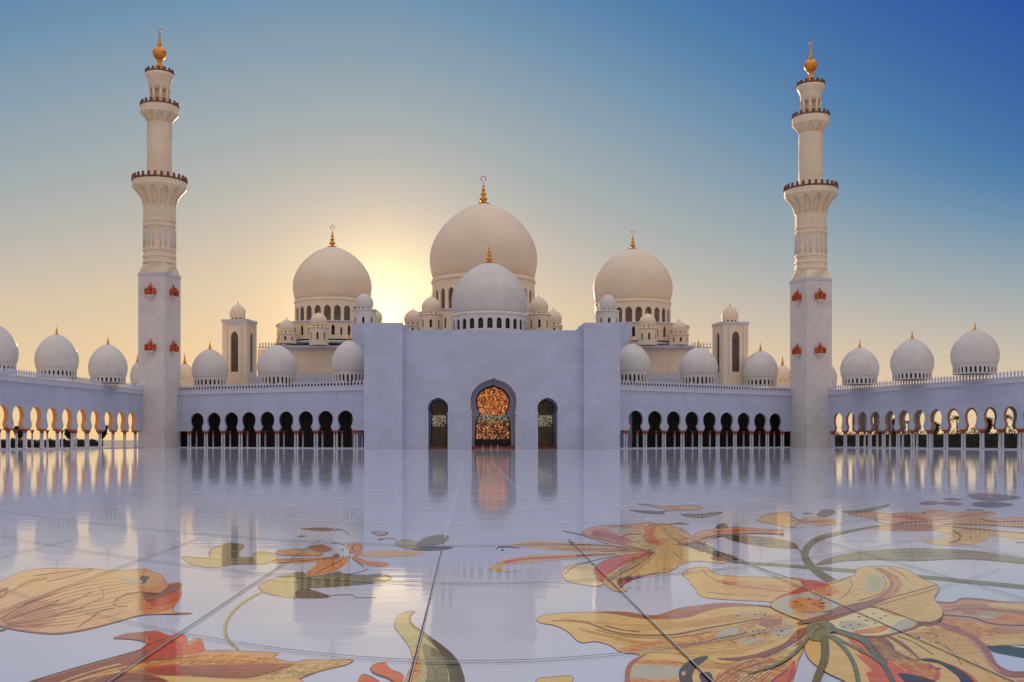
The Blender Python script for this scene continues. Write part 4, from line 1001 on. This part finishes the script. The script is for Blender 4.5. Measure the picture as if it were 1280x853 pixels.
# the great lily
flower('inlaid_lily', 'great yellow lily with red edged petals and olive stamens, largest inlay, bottom right', 'floor inlay', [
 ('petal', [(P_, 'yellow', [(853,718),(863,711),(883,709.5),(897,718),(930,721),(992,722.5),(1003,725),(1005,733),(989,741),(965,752.5),(955,752),(912,750),(879,746.6),(870,738),(860,725)]), (P_, 'peach', [(900,726),(940,728),(985,733),(980,738),(930,736),(905,732)]), (P_, 'deeporange', [(898,725),(919,728.5),(918,732),(908,731)]),
  *fan('gold', [(985,726),(930,724),(890,722),(866,716)], [(975,748),(930,748),(890,744),(872,732)], 7, .9), (L_, 'brown', [(878,712),(885,720),(900,728),(916,731)], 1), (L_, 'brown', [(919,732),(950,736),(985,740)], .8), (L_, 'brown', [(853.5,719),(858,713),(870,710)], .7), (L_, 'brown', [(882,740),(920,744),(960,745)], .5)]),
 ('petal', [(P_, 'pink', [(1160,752),(1189,753),(1203,748.5),(1223,749),(1250,752.5),(1345,757),(1345,803),(1254,806),(1237,807),(1222,798),(1199,785),(1174,777),(1176,764)]), (P_, 'yellow', [(1240,754),(1290,757),(1345,764),(1345,772),(1280,765),(1240,760)]), (P_, 'gold', [(1180,773),(1210,777),(1240,783),(1252,790),(1230,797),(1208,787),(1188,781)]), (P_, 'greyblue', [(1222,765),(1245,766),(1262,771),(1240,773),(1224,771)]), (P_, 'orange', [(1240,776),(1255,768),(1278,771),(1290,776),(1270,779),(1250,778)]),
  (P_, 'yellow', [(1225,798),(1260,793),(1345,795),(1345,804),(1255,806.5),(1237,807)]), (L_, 'redbrown', [(1165,752),(1190,753.5),(1203,748.5),(1223,749.3),(1262,753.5)], [1,2,2.4,2.2,.6]), (L_, 'maroon', [(1178,769),(1215,772),(1250,781),(1345,782)], 1.6), *fan('redbrown', [(1180,758),(1220,754),(1280,760),(1345,766)], [(1180,768),(1220,770),(1280,780),(1345,786)], 6, .8), *fan('gold', [(1185,775),(1220,782),(1280,784),(1345,786)], [(1200,786),(1228,800),(1280,800),(1345,802)], 6, 1), (L_, 'salmon', [(1195,760),(1250,762),(1345,775)], 2.5)]),
 ('petal', [(P_, 'yellow', [(671,774),(686,768),(729,765.4),(763,767),(803,773.5),(823,774),(858,772),(880,764),(912,757),(948,757),(985,764),(1015,772),(1024,779),(1008,787),(996,800),(965,816),(930,825),(894,837),(860,835),(820,833),(790,830),(800,819),(776,815),(763,807),(745,802),(725,803),(710,790),(694,782),(677,779)]),
  (P_, 'salmon', [(744,765),(780,764.6),(806,768.5),(823,768.5),(849,760),(880,756),(903,753.6),(947,756),(982,764),(947,758.6),(912,759),(888,763),(858,772.6),(830,774.5),(803,773.8),(772,768.6)]), (P_, 'redbrown', [(750,765.6),(780,765.3),(806,769),(824,769),(822,773.5),(803,773),(775,768.6)]),
  (P_, 'orange', [(776,810),(810,804),(828,799),(836,801),(812,809),(806,812),(780,814)]), (P_, 'gold', [(842,797),(880,789),(930,780),(970,771),(976,783),(935,793),(905,801),(870,806),(845,808)]), (P_, 'goldpale', [(930,785),(960,778),(990,775),(985,788),(960,797),(930,797)]), (P_, 'greyblue', [(895,796),(904,787),(918,784),(926,787),(917,795),(903,801)]), (P_, 'greyblue', [(921,802),(928,797),(945,799),(966,800),(940,806),(927,806)]), (P_, 'greyblue', [(918,769),(935,766),(950,767),(946,772),(925,773)]), (P_, 'greyblue', [(960,785),(985,783),(995,787),(980,795),(965,793)]),
  (P_, 'salmon', [(952,772.5),(975,770.5),(976,781),(962,784),(950,781)]), (P_, 'orange', [(962,770.5),(975,768),(976,773),(966,774)]),
  *fan('gold', [(985,776),(930,787),(870,797),(800,800),(720,783)], [(990,798),(930,820),(870,821),(820,815),(740,800)], 9, 1.1), *fan('peach', [(990,768),(930,765),(870,774),(790,777),(700,772)], [(985,774),(930,776),(880,783),(790,790),(710,776)], 6, 1), (L_, 'brown', [(690,776),(712,776),(735,779),(760,788),(790,793.5),(840,793.5),(880,786),(920,779),(955,773)], [.8,1,1.6,2,2.2,2.2,2,1.6,1]), (L_, 'brown', [(757,782),(775,787),(800,790)], 1.3), (L_, 'brown', [(745,787),(785,796),(840,797),(890,790)], .8), (L_, 'brown', [(840,808),(870,804),(890,800),(915,795),(935,790)], 1), (L_, 'brown', [(910,799),(920,804)], .8), (L_, 'brown', [(947,756.5),(968,759),(979,764)], 1.2),
  ('d', 'maroon', [(950,780)], [(921,770,3,1.6),(925,769.6,2,1.4),(944,768.3,3,1.8),(956,767.6,3,1.8),(951,765,2,1.2),(941,789,3,2),(949,792,3.5,2),(955,788,4,2.2),(977,789,4,2.2),(942,794,3,2),(932,789,2,1.4),(973,794,3,1.8),(965,785,2,1.5),(936,784,2,1.3),(925,787,2,1.2)]),
  (P_, 'redbrown', [(896,823),(921,821.6),(948,816.5),(980,804),(996,788),(1010,785),(1001,798),(966,817),(940,824.6),(915,826)]), (P_, 'salmon', [(962,822),(985,812),(1002,799),(999,808),(975,822)]),
  (L_, 'salmon', [(905,833),(930,828),(960,822)], .8)]),
 ('petal', [(P_, 'yellow', [(790,828),(805,818),(830,816),(870,822),(905,830),(935,824),(965,820),(996,806),(1004,812),(998,825),(995,838),(990,853),(985,872),(781,872),(781,853),(785,836)]), (P_, 'greyblue', [(788,834),(815,831),(850,833),(849,848),(815,849),(786,848)]), (P_, 'orange', [(792,826),(820,825),(852,828),(855,832),(830,832),(795,829)]), (P_, 'orange', [(786,848),(815,849),(849,850),(850,856),(785,856)]), (P_, 'gold', [(888,856),(900,840),(925,832),(960,826),(992,824),(990,840),(983,870),(884,870)]), (P_, 'goldpale', [(920,845),(950,832),(980,830),(955,842),(930,855)]),
  (P_, 'red', [(993,826),(995,836),(990,850),(984,855),(987,840),(988,832)]), (P_, 'deeporange', [(965,850),(980,838),(989,832),(985,848),(978,868),(960,868)]), (L_, 'salmon', [(808,818),(792,827),(785,839),(784,868)], [1,5,6.5,6.5]), *fan('redbrown', [(892,858),(915,838),(950,828),(992,822)], [(960,866),(975,850),(985,838),(994,826)], 10, 1), *fan('gold', [(990,806),(940,826),(890,828),(820,818)], [(992,822),(950,828),(905,838),(850,830)], 6, .9), (L_, 'salmon', [(890,856),(905,842),(930,829),(945,825)], 2.5), (L_, 'brown', [(896,856),(915,842),(940,832),(965,824)], 1), (L_, 'brown', [(918,836),(940,840),(970,834),(990,822)], .9), (L_, 'maroon', [(962,853),(975,845),(985,836)], 1.2),
  (P_, 'maroon', [(885,820),(872,822),(857,829),(849,839),(850,852),(856,866),(872,868),(866,852),(866,842),(872,833),(880,827)]), (P_, 'maroon', [(877,841),(888,841),(892,854),(891,870),(874,870),(877,855),(874,845)]), (P_, 'peach', [(852,841),(856,839),(857,843),(853,845)])]),
 ('petal', [(P_, 'yellow', [(1005,800),(1012,788),(1030,792),(1060,792),(1107,792),(1143,784),(1174,780),(1203,788),(1223,800),(1237,814),(1246,830),(1264,840),(1345,842),(1345,872),(1082,872),(1058,853),(1032,840),(1010,822)]),
  (P_, 'pink', [(1345,848),(1275,850),(1262,862),(1255,872),(1345,872)]),
  (P_, 'salmon', [(1165,779),(1185,781),(1205,788),(1224,799),(1238,814),(1247,830),(1264,839),(1290,839),(1345,842),(1345,850),(1290,847),(1262,847),(1244,838),(1232,824),(1219,806),(1200,794),(1180,786)]), (P_, 'pink', [(1205,794),(1222,806),(1236,825),(1250,839),(1240,834),(1226,816),(1212,803)]),
  (P_, 'deeporange', [(1060,794),(1095,798),(1115,812),(1140,822),(1172,836),(1170,852),(1130,870),(1098,870),(1085,848),(1083,841),(1092,838),(1080,828),(1072,816)]), (P_, 'gold', [(1085,800),(1100,802),(1116,812),(1124,822),(1150,824),(1166,832),(1168,848),(1150,845),(1125,834),(1105,822),(1092,812)]), (P_, 'goldpale', [(1100,808),(1125,813),(1146,822),(1130,828),(1112,824)]), (P_, 'orange', [(1124,832),(1140,828),(1160,834),(1164,846),(1145,842),(1130,838)]),
  (P_, 'yellow', [(1040,800),(1062,802),(1080,826),(1072,818),(1084,838),(1086,850),(1090,870),(1084,870),(1056,850),(1042,830),(1036,815)]), (P_, 'deeporange', [(1069,817),(1087,826),(1105,830),(1124,842),(1131,853),(1128,862),(1102,860),(1086,848),(1083,841),(1090,838),(1080,828)]),
  (P_, 'redbrown', [(1094,794),(1106,796),(1117,807),(1118,813),(1109,806)]), (P_, 'redbrown', [(1104,793.5),(1118,797),(1136,809),(1151,825),(1140,817),(1120,803)]), (P_, 'maroon', [(1149,824),(1166,823.5),(1187,831),(1208,842),(1221,853),(1222,868),(1203,868),(1200,850),(1190,840),(1174,830),(1158,827)]), (L_, 'deeporange', [(1185,829),(1208,841),(1222,855),(1225,868)], [.8,2.4,4,4.5]), (P_, 'maroon', [(1123,842),(1142,844),(1172,853),(1180,868),(1142,868),(1130,852)]),
  ('d', 'maroon', [(1150,795)], [(1137,793.4,8,2),(1160,791.3,10,1.9),(1170,795,5,1.9),(1147.6,797,6,1.7),(1171.5,803.6,5.5,2),(1163,802.6,2,1),(1173,836,7,2)]), *fan('gold', [(1125,793),(1160,802),(1195,822),(1230,855)], [(1175,782),(1205,795),(1235,825),(1260,850)], 9, 1), *fan('redbrown', [(1065,795),(1090,812),(1115,830),(1150,856)], [(1100,797),(1130,818),(1160,830),(1180,850)], 9, 1), (L_, 'brown', [(1122,795),(1142,803),(1166,818)], .9), (L_, 'brown', [(1180,806),(1193,818),(1203,832)], .6)]),
 ('petal', [(P_, 'pale', [(1030,777),(1050,769),(1086,757),(1130,770),(1147,776.6),(1143,784),(1122,790),(1097,795),(1060,793),(1038,789)]), (P_, 'orange', [(1064,790),(1090,785),(1106,782),(1112,785),(1098,791),(1075,793)]), (P_, 'orange', [(1098,760),(1118,761),(1132,771),(1120,770),(1105,765)]), (P_, 'greyblue', [(1112,789),(1120,779),(1132,774),(1146,777),(1141,783),(1125,789)]), (P_, 'greyblue', [(1048,781),(1062,776),(1082,780),(1080,784),(1060,788)]),
  ('d', 'maroon', [(1070,775)], [(1074,771,4,1.6),(1084,771,3.4,1.5),(1092,767,3,1.5),(1083,775.5,6,1.6),(1094,779,4,1.5),(1101,773,4,1.6),(1107,770,4,1.6),(1052,778,3,1.6),(1063,781.5,4,1.8),(1055,784,4,1.8),(1074,781,4,1.6),(1066,786,3,1.5),(1109,763,6,1.4)]), (L_, 'redbrown', [(1060,794),(1097,796),(1122,791),(1143,784.5),(1150,779),(1165,780),(1178,772)], [.8,1.6,2,3,5,5,2.5])]),
 ('petal', [(P_, 'yellow', [(963,757),(975,747),(1000,739),(1018,733),(1035,728),(1067,720),(1072,711),(1091,708),(1118,708.5),(1138,714.5),(1152,723),(1170,731),(1173.5,737),(1168,749),(1177,759),(1179,769),(1166,776.8),(1146,777),(1130,771),(1087,759),(1050,771),(1026,778),(1005,776),(980,767)]),
  (P_, 'greyblue', [(965,756),(975,749),(1000,741),(1022,743),(1048,752),(1055,758),(1040,765),(1012,771),(992,768),(975,763)]), (P_, 'orange', [(985,757),(990,750),(1005,746.5),(1014,748),(1028,753),(1030,762),(1012,766),(998,767),(990,761)]), (P_, 'gold', [(992,763),(1000,757),(1020,756),(1030,762),(1012,767)]), (P_, 'orange', [(1018,737),(1040,732),(1050,740),(1035,744),(1022,742)]),
  *fan('gold', [(1085,757),(1120,745),(1148,735),(1168,730)], [(1140,774),(1158,768),(1168,756),(1172,740)], 8, .9), *fan('gold', [(1062,752),(1082,742),(1078,722)], [(1010,745),(1040,732),(1066,722)], 5, .8), (P_, 'greyblue', [(1081,731),(1082,719),(1093,716.5),(1105,721),(1106,732),(1096,739),(1083,741)]), (P_, 'leafpale', [(1086,728),(1089,722),(1098,722),(1100,731),(1091,737)]),
  (P_, 'peach', [(1098,710.5),(1118,719),(1129,731),(1120,743),(1100,753),(1078,759),(1100,747),(1113,735),(1113,722)]), (L_, 'salmon', [(1093,710.5),(1109,719),(1115,731),(1105,743),(1085,753),(1058,760)], [1,3.5,5,4.5,4,4]), *fan('redbrown', [(1093,711),(1109,719),(1115,731),(1105,743),(1085,753),(1058,760)], [(1100,710),(1122,720),(1130,731),(1120,743),(1100,753),(1075,760)], 5, .8), (L_, 'deeporange', [(1104,714),(1120,723),(1122,735),(1106,747),(1080,757)], 1.2),
  (L_, 'brown', [(1172,731),(1140,740),(1110,748),(1085,757)], 1.2), (L_, 'brown', [(1110,709),(1128,718),(1134,726)], .7), (L_, 'brown', [(1053,747),(1062,738),(1065,730),(1062,724)], .8), (L_, 'brown', [(1104,720),(1108,730),(1100,742),(1072,751)], .8), (L_, 'brown', [(1085,757),(1110,763),(1146,777)], .8), (L_, 'redbrown', [(1146,777.5),(1166,777.5),(1178,770),(1178,760)], [2,2.2,1.5,.6]), (L_, 'brown', [(1064,720),(1048,727),(1018,735)], .7),
  (L_, 'brown', [(1028,765),(1040,763),(1050,757.5)], 1.4), ('d', 'maroon', [(1000,750)], [(1026,750,3,1.6),(1029,754,5,1.8),(1037,744,4,1.6),(1030,737,3,1.2),(1012,749,4,1.2),(1002,757,5,1.2),(1017,755,5,1.2),(995,752,5,1)]),
  (P_, 'red', [(1001,725),(1019,725.6),(1036,730.5),(1019,736.5),(1001,741),(984,744),(969,749),(964,755),(965,752),(975,745),(989,739.5),(1001,734),(1004,729)]), (P_, 'redbrown', [(996,779),(1012,773),(1030,768),(1050,759),(1077,752.5),(1110,748),(1082,760),(1052,771),(1030,777),(1010,779)])]),
 ('stamen', [(P_, 'sage', [(1008,785),(1012,780),(1019,777.6),(1030,775.6),(1041,780.5),(1044,787),(1036,792),(1035,799),(1020,801),(1010,797)]),
  (L_, 'sage', [(1015,790),(1003,806),(985,822),(965,833),(935,842)], [4,5,4,3,1.5]), (L_, 'sage', [(1030,790),(1046,801),(1060,816),(1070,836),(1076,868)], [4,5,5,5,5]), (L_, 'sage', [(1040,794),(1062,806),(1090,820),(1106,833)], [2.5,3,3.5,3]), (L_, 'olive', [(1036,785),(1060,793),(1078,799),(1092,815),(1105,831),(1125,868)], [4,6,8,6,6,6]), (L_, 'olive', [(1030,795),(1031,812),(1030,826),(1024,841),(1014,868)], [9,9,9.5,9,8]),
  (L_, 'darkolive', [(1035,797),(1036,812),(1034.5,827),(1028,842),(1019,868)], .8), (L_, 'darkolive', [(1026,797),(1027,812),(1025.5,827),(1020,840),(1010,868)], .8), (L_, 'darkolive', [(1040,784),(1062,790.5),(1081,796.5),(1096,813),(1110,829)], .8), (L_, 'darkolive', [(1012,788),(1016,782),(1024,780),(1032,786)], 1), (L_, 'darkolive', [(1016,798),(1020,788),(1030,784)], 1), (L_, 'darkolive', [(1012,796),(1000,812),(982,826),(962,836)], .8), (L_, 'darkolive', [(1044,800),(1058,815),(1067,835),(1073,868)], .7)])])
flower('inlaid_leaf', 'dark teal leaf tip inlaid at the right edge below the great lily petal', 'floor inlay', [('leaf', [(P_, 'teal', [(1233,807.8),(1255,807),(1282,811),(1345,820),(1345,836),(1282,823),(1250,817),(1240,814)])])], 'inlaid leaves of the floor')
flower('inlaid_leaf', 'yellow petal tip at the bottom edge, right of the twisting green leaf', 'floor inlay', [('petal', [(P_, 'yellow', [(668,870),(671,850),(688,846.5),(712,845),(716,851),(704,870)])])], 'inlaid flowers of the floor')

# slab joints of the floor: lengthwise straight, crosswise in arcs
zj = .022
jm = MB()
for k in range(-26, 27):
    xh = (-.25+1.24*k)*H
    for m_, o0, w_, ya, yb in ((JD, 0, .016, 2, 24), (JL, .016, .008, 2, 24), (JL, 0, .018, 24.01, 110)):  # pale far strips hold the glint of the joint edges in their colour
        jm.mat(m_); jm.quad((xh+o0,ya,zj),(xh+o0+w_,ya,zj),(xh+o0+w_,yb,zj),(xh+o0,yb,zj))
C = .001817
for i in range(1, 8):
    y0 = VY + 1/(.003584+.00196*(i-1)); 
    D0 = F*H/(y0-VY)
    for m_, dd, w_ in (((JD, 0, .02), (JL, -.024, .014)) if i < 4 else ((JL, 0, .022),)):  # far arcs likewise painted pale for the glint
        jm.mat(m_)
        prev = None
        for q in range(-60, 61):
            th = q/60*.95; x = VX + 700*th; y = VY + (y0-VY)*cos(th)
            Zc = F*H/(y-VY)+dd; k = (x-VX)/F
            cur = (k*Zc, Zc, zj+.001), (k*(Zc+w_*D0/9), Zc+w_*D0/9, zj+.001)
            if prev: jm.quad(prev[0], cur[0], cur[1], prev[1])
            prev = cur
tag(jm.build('floor_joints'), 'thin slab joints crossing the polished floor', kind='structure')

# ---------------------------------------------------------------- planting beyond the arcades
def leafball(mb, x, y, z, rx, ry, rz, n, s):
    for _ in range(n):
        while True:
            a, b, c = random.uniform(-1,1), random.uniform(-1,1), random.uniform(-1,1)
            if a*a+b*b+c*c < 1: break
        px, py, pz = x+a*rx, y+b*ry, z+c*rz
        u = [random.uniform(-s,s) for _ in range(6)]
        mb.quad((px-u[0],py-u[1],pz-u[2]),(px+u[3],py-u[4],pz+u[5]),(px+u[0]+u[4],py+u[1],pz+u[2]+s*.5))
def tree(x, y, h, lb, crown=2.2):
    r = thing('tree', (x, y, -.3), lb, 'tree', 'trees beyond the arcades')
    t = MB(); t.mat(BARK); t.tube([(x,y,-.3),(x+.1,y,h*.3),(x-.1,y,h*.6),(x+.1,y,h*.85)], [.3,.22,.16,.05], 7)
    for k in range(5): 
        a = k*1.3; t.tube([(x,y,h*(.35+.08*k)),(x+crown*.6*cos(a),y+crown*.6*sin(a),h*(.6+.06*k))], [.12,.03], 5)
    t.build('trunk', None, r)
    c = MB(); c.mat(GREEN)
    for k in range(9):
        a = k*2.4; q = crown*.55*(k/9)**.5; leafball(c, x+q*cos(a), y+q*sin(a), h*(.55+.045*k), crown*.6, crown*.6, h*.14, 170, .42)
    c.build('crown', None, r)
def palm(x, y, h, lb):
    r = thing('palm_tree', (x, y, -.3), lb, 'palm tree', 'palms beyond the arcades')
    t = MB(); t.mat(BARK); t.tube([(x,y,-.3),(x+.15,y,h*.5),(x,y,h)], [.32,.24,.2], 8); t.build('trunk', None, r)
    c = MB(); c.mat(GREEN)
    for k in range(22):
        a = k*2.4; el = random.uniform(-.2, 1.0); L = random.uniform(2.4, 3.4); prev = None
        for q in range(7):
            s = q/6; rr = L*s*cos(el*.6); z = h + L*(s*sin(el) - .55*s*s)
            p = (x+rr*cos(a), y+rr*sin(a), z); wv = .35*(1-s)*.9+.04
            e = (p[0]-wv*sin(a), p[1]+wv*cos(a), p[2]-.15), (p[0]+wv*sin(a), p[1]-wv*cos(a), p[2]-.15)
            if prev:
                c.quad(prev[0], p0_, p, e[0]); c.quad(p0_, prev[1], e[1], p)
            prev, p0_ = e, p
    c.build('crown', None, r)
def hedge(name, x0, y0, x1, y1, h, lb):
    m = MB(); m.mat(GREEN); L = math.hypot(x1-x0, y1-y0); n = int(L/1.2)
    for k in range(n):
        s = (k+.5)/n; hh = h*random.uniform(.75, 1.2)
        leafball(m, x0+(x1-x0)*s, y0+(y1-y0)*s, hh/2-.3, .9, .8, hh/2+.1, 150, .3)
    q = h*.36; nx, ny = (y1-y0)/L*.5, -(x1-x0)/L*.5
    for zt in (q*2,):
        A = [(x0+nx,y0+ny),(x1+nx,y1+ny),(x1-nx,y1-ny),(x0-nx,y0-ny)]
        m.quad(*[(x,y,zt) for x,y in A])
        for i in range(4): m.quad((*A[i],-.3),(*A[(i+1)%4],-.3),(*A[(i+1)%4],zt),(*A[i],zt))
    return tag(m.build(name), lb, 'hedge')
hedge('hedge', -150, 420, -122, 190, 2.6, 'low dark hedge seen through the left arcade arches')
hedge('hedge', 132, 400, 168, 190, 5.6, 'low dark hedge seen through the right arcade arches')
for (px, Z, h, kind, lb) in (
   (1100, 370, 9.0, 't', 'dark tree seen through the third lit arch of the right arcade'),
   (1117, 365, 9.6, 't', 'broad dark tree standing beyond the left half of the right arcade'),
   (1135, 372, 8.5, 'p', 'palm seen beyond the middle of the right arcade'),
   (1166, 352, 8.0, 't', 'rounded tree beyond the middle of the right arcade'),
   (1196, 340, 9.5, 'p', 'tall palm beyond the near half of the right arcade'),
   (1232, 330, 9.0, 't', 'dark tree beyond the near end of the right arcade'),
   (1256, 318, 9.5, 'p', 'palm nearest the right picture edge beyond the arcade')):
    (tree if kind == 't' else palm)(wx(px, Z), Z, h, lb)
for (px, Z, h, kind, lb) in ((24, 330, 6.5, 't', 'tree seen through the second arch of the left arcade'), (88, 345, 6.0, 't', 'tree seen through the middle of the left arcade'), (128, 360, 7.0, 't', 'tree seen through the arches near the left minaret')):
    tree(wx(px, Z), Z, h, lb, 1.8)

# ---------------------------------------------------------------- camera
cam = bpy.data.cameras.new('camera'); co = bpy.data.objects.new('camera', cam); COL.objects.link(co)
co.location = (0, 0, H); co.rotation_euler = (radians(90), 0, 0)
cam.sensor_width = 36; cam.sensor_fit = 'HORIZONTAL'; cam.lens = 36*F/1280
cam.shift_x = (640-VX)/1280; cam.shift_y = (VY-426.5)/1280
cam.clip_start = .1; cam.clip_end = 12000
SC.camera = co

# ---------------------------------------------------------------- light
EXPO = 0.5
BACK = [(0,(235,200,178)),(.25,(205,190,183)),(.6,(135,160,195)),(1,(70,105,170))]
BACKS = .80
OVER = (.78, .77, .86)  # bright overhead sky added above the view to fill the floor
EL = math.atan((550-397)/F); AZ = math.atan((482-VX)/F)      # the sun sits just above the portal's left shoulder
sd = (sin(AZ)*cos(EL), cos(AZ)*cos(EL), sin(EL))
sun = bpy.data.lights.new('sun', 'SUN'); sun.energy = 2.0; sun.angle = radians(.5); sun.color = (1, .70, .42)
so = bpy.data.objects.new('sun', sun); COL.objects.link(so)
from mathutils import Vector
so.rotation_euler = Vector(sd).to_track_quat('Z', 'Y').to_euler(); so.location = (0, 300, 200)

w = bpy.data.worlds.new('World'); SC.world = w; w.use_nodes = True
nt = w.node_tree; N = nt.nodes; LK = nt.links
bg = N['Background']; bg.inputs['Strength'].default_value = 1
sky = N.new('ShaderNodeTexSky'); sky.sky_type = 'NISHITA'; sky.sun_disc = False
sky.sun_elevation = EL; sky.sun_rotation = AZ; sky.altitude = 0; sky.air_density = 1.0; sky.dust_density = 1.5; sky.ozone_density = 3.0
bg.inputs['Strength'].default_value = .1
tc = N.new('ShaderNodeTexCoord')
def vmath(op, a=None, b=None):
    n = N.new('ShaderNodeVectorMath'); n.operation = op
    for i, q in enumerate((a, b)):
        if q is None: continue
        if isinstance(q, tuple): n.inputs[i].default_value = q
        else: LK.new(q, n.inputs[i])
    return n
def fm(op, a, b=None, clamp=False):
    n = N.new('ShaderNodeMath'); n.operation = op; n.use_clamp = clamp
    for i, q in enumerate((a, b)):
        if q is None: continue
        if isinstance(q, (int, float)): n.inputs[i].default_value = q
        else: LK.new(q, n.inputs[i])
    return n.outputs[0]
def rgbramp(fac, stops):
    r = N.new('ShaderNodeValToRGB'); LK.new(fac, r.inputs[0]); e = r.color_ramp.elements
    r.color_ramp.interpolation = 'B_SPLINE'
    e[0].position = stops[0][0]; e[0].color = lin(stops[0][1]); e[1].position = stops[-1][0]; e[1].color = lin(stops[-1][1])
    for p, c in stops[1:-1]:
        q = e.new(p); q.color = lin(c)
    return r.outputs[0]
def lin(c): return tuple(((v/255)/12.92 if v <= 10 else ((v/255+.055)/1.055)**2.4) for v in c)+(1,)
dirn = vmath('NORMALIZE', tc.outputs['Generated']).outputs[0]
sep = N.new('ShaderNodeSeparateXYZ'); LK.new(dirn, sep.inputs[0])
flat = vmath('NORMALIZE', vmath('MULTIPLY', dirn, (1,1,0)).outputs[0]).outputs[0]
hd = vmath('DOT_PRODUCT', flat, (sin(AZ), cos(AZ), 0)).outputs['Value']
q = fm('SUBTRACT', 1.0, hd)
side = fm('MULTIPLY', fm('POWER', fm('DIVIDE', fm('MAXIMUM', q, 0.0), .148), .8), .40)
lop = fm('MULTIPLY', sep.outputs['X'], .20)       # the sky is deeper to the right of the sun
elev = fm('MULTIPLY', fm('MAXIMUM', sep.outputs['Z'], 0.0), .83/.389)
hz = N.new('ShaderNodeMapRange'); hz.interpolation_type = 'SMOOTHSTEP'; hz.inputs['From Max'].default_value = .26; hz.inputs['To Min'].default_value = .30; hz.inputs['To Max'].default_value = 1
LK.new(sep.outputs['Z'], hz.inputs['Value'])
t = fm('ADD', elev, fm('MULTIPLY', fm('ADD', side, lop), hz.outputs[0]))
t = fm('DIVIDE', t, 2.0, True)
front = rgbramp(t, [(0,(245,206,138)),(.08,(236,203,158)),(.16,(212,194,168)),(.22,(188,182,172)),(.28,(165,172,173)),(.35,(142,161,172)),(.43,(98,139,173)),(.5,(72,117,166)),(.58,(50,95,163)),(.66,(35,76,160)),(.8,(26,60,140)),(1,(18,50,120))])
g = fm('MAXIMUM', vmath('DOT_PRODUCT', dirn, sd).outputs['Value'], 0.0)
ang = fm('ARCCOSINE', fm('MINIMUM', g, 1.0))
def glow(width, col, st):
    k = fm('EXPONENT', fm('MULTIPLY', fm('POWER', fm('DIVIDE', ang, width), 1.3), -1.0))
    m = vmath('SCALE'); m.inputs[0].default_value = col; m.inputs['Scale'].default_value = 1
    LK.new(fm('MULTIPLY', k, st), m.inputs['Scale']); return m.outputs[0]
front = vmath('ADD', front, glow(radians(4.6), (.98,.54,.17), .54)).outputs[0]
front = vmath('ADD', front, glow(radians(2.2), (1,.85,.45), 1.1)).outputs[0]
# the sky behind the camera: pale lavender low down, blue higher
back = rgbramp(fm('MAXIMUM', sep.outputs['Z'], 0.0), BACK)
bf = N.new('ShaderNodeMapRange'); bf.interpolation_type = 'SMOOTHSTEP'; bf.inputs['From Min'].default_value = .55; bf.inputs['From Max'].default_value = -.35
LK.new(sep.outputs['Y'], bf.inputs['Value'])
mx = N.new('ShaderNodeMix'); mx.data_type = 'RGBA'; LK.new(bf.outputs[0], mx.inputs['Factor']); LK.new(front, mx.inputs['A']); 
bk2 = vmath('SCALE', back); bk2.inputs['Scale'].default_value = BACKS; LK.new(bk2.outputs[0], mx.inputs['B'])
ov = N.new('ShaderNodeMapRange'); ov.interpolation_type = 'SMOOTHSTEP'; ov.inputs['From Min'].default_value = .40; ov.inputs['From Max'].default_value = .78
LK.new(sep.outputs['Z'], ov.inputs['Value'])
mo = N.new('ShaderNodeMix'); mo.data_type = 'RGBA'; LK.new(ov.outputs[0], mo.inputs['Factor']); LK.new(mx.outputs['Result'], mo.inputs['A']); mo.inputs['B'].default_value = OVER + (1,)
nis = vmath('SCALE', sky.outputs[0]); nis.inputs['Scale'].default_value = .002
tot = vmath('ADD', mo.outputs['Result'], nis.outputs[0]).outputs[0]
scl = vmath('SCALE', tot); scl.inputs['Scale'].default_value = 10.0/2**EXPO
LK.new(scl.outputs[0], bg.inputs['Color'])

SC.view_settings.view_transform = 'Standard'; SC.view_settings.look = 'None'
SC.view_settings.exposure = EXPO; SC.view_settings.gamma = 1
SC.render.engine = 'CYCLES'
SC.cycles.max_bounces = 6; SC.cycles.diffuse_bounces = 3; SC.cycles.glossy_bounces = 3
SC.cycles.use_denoising = True
SC.cycles.sample_clamp_indirect = 6
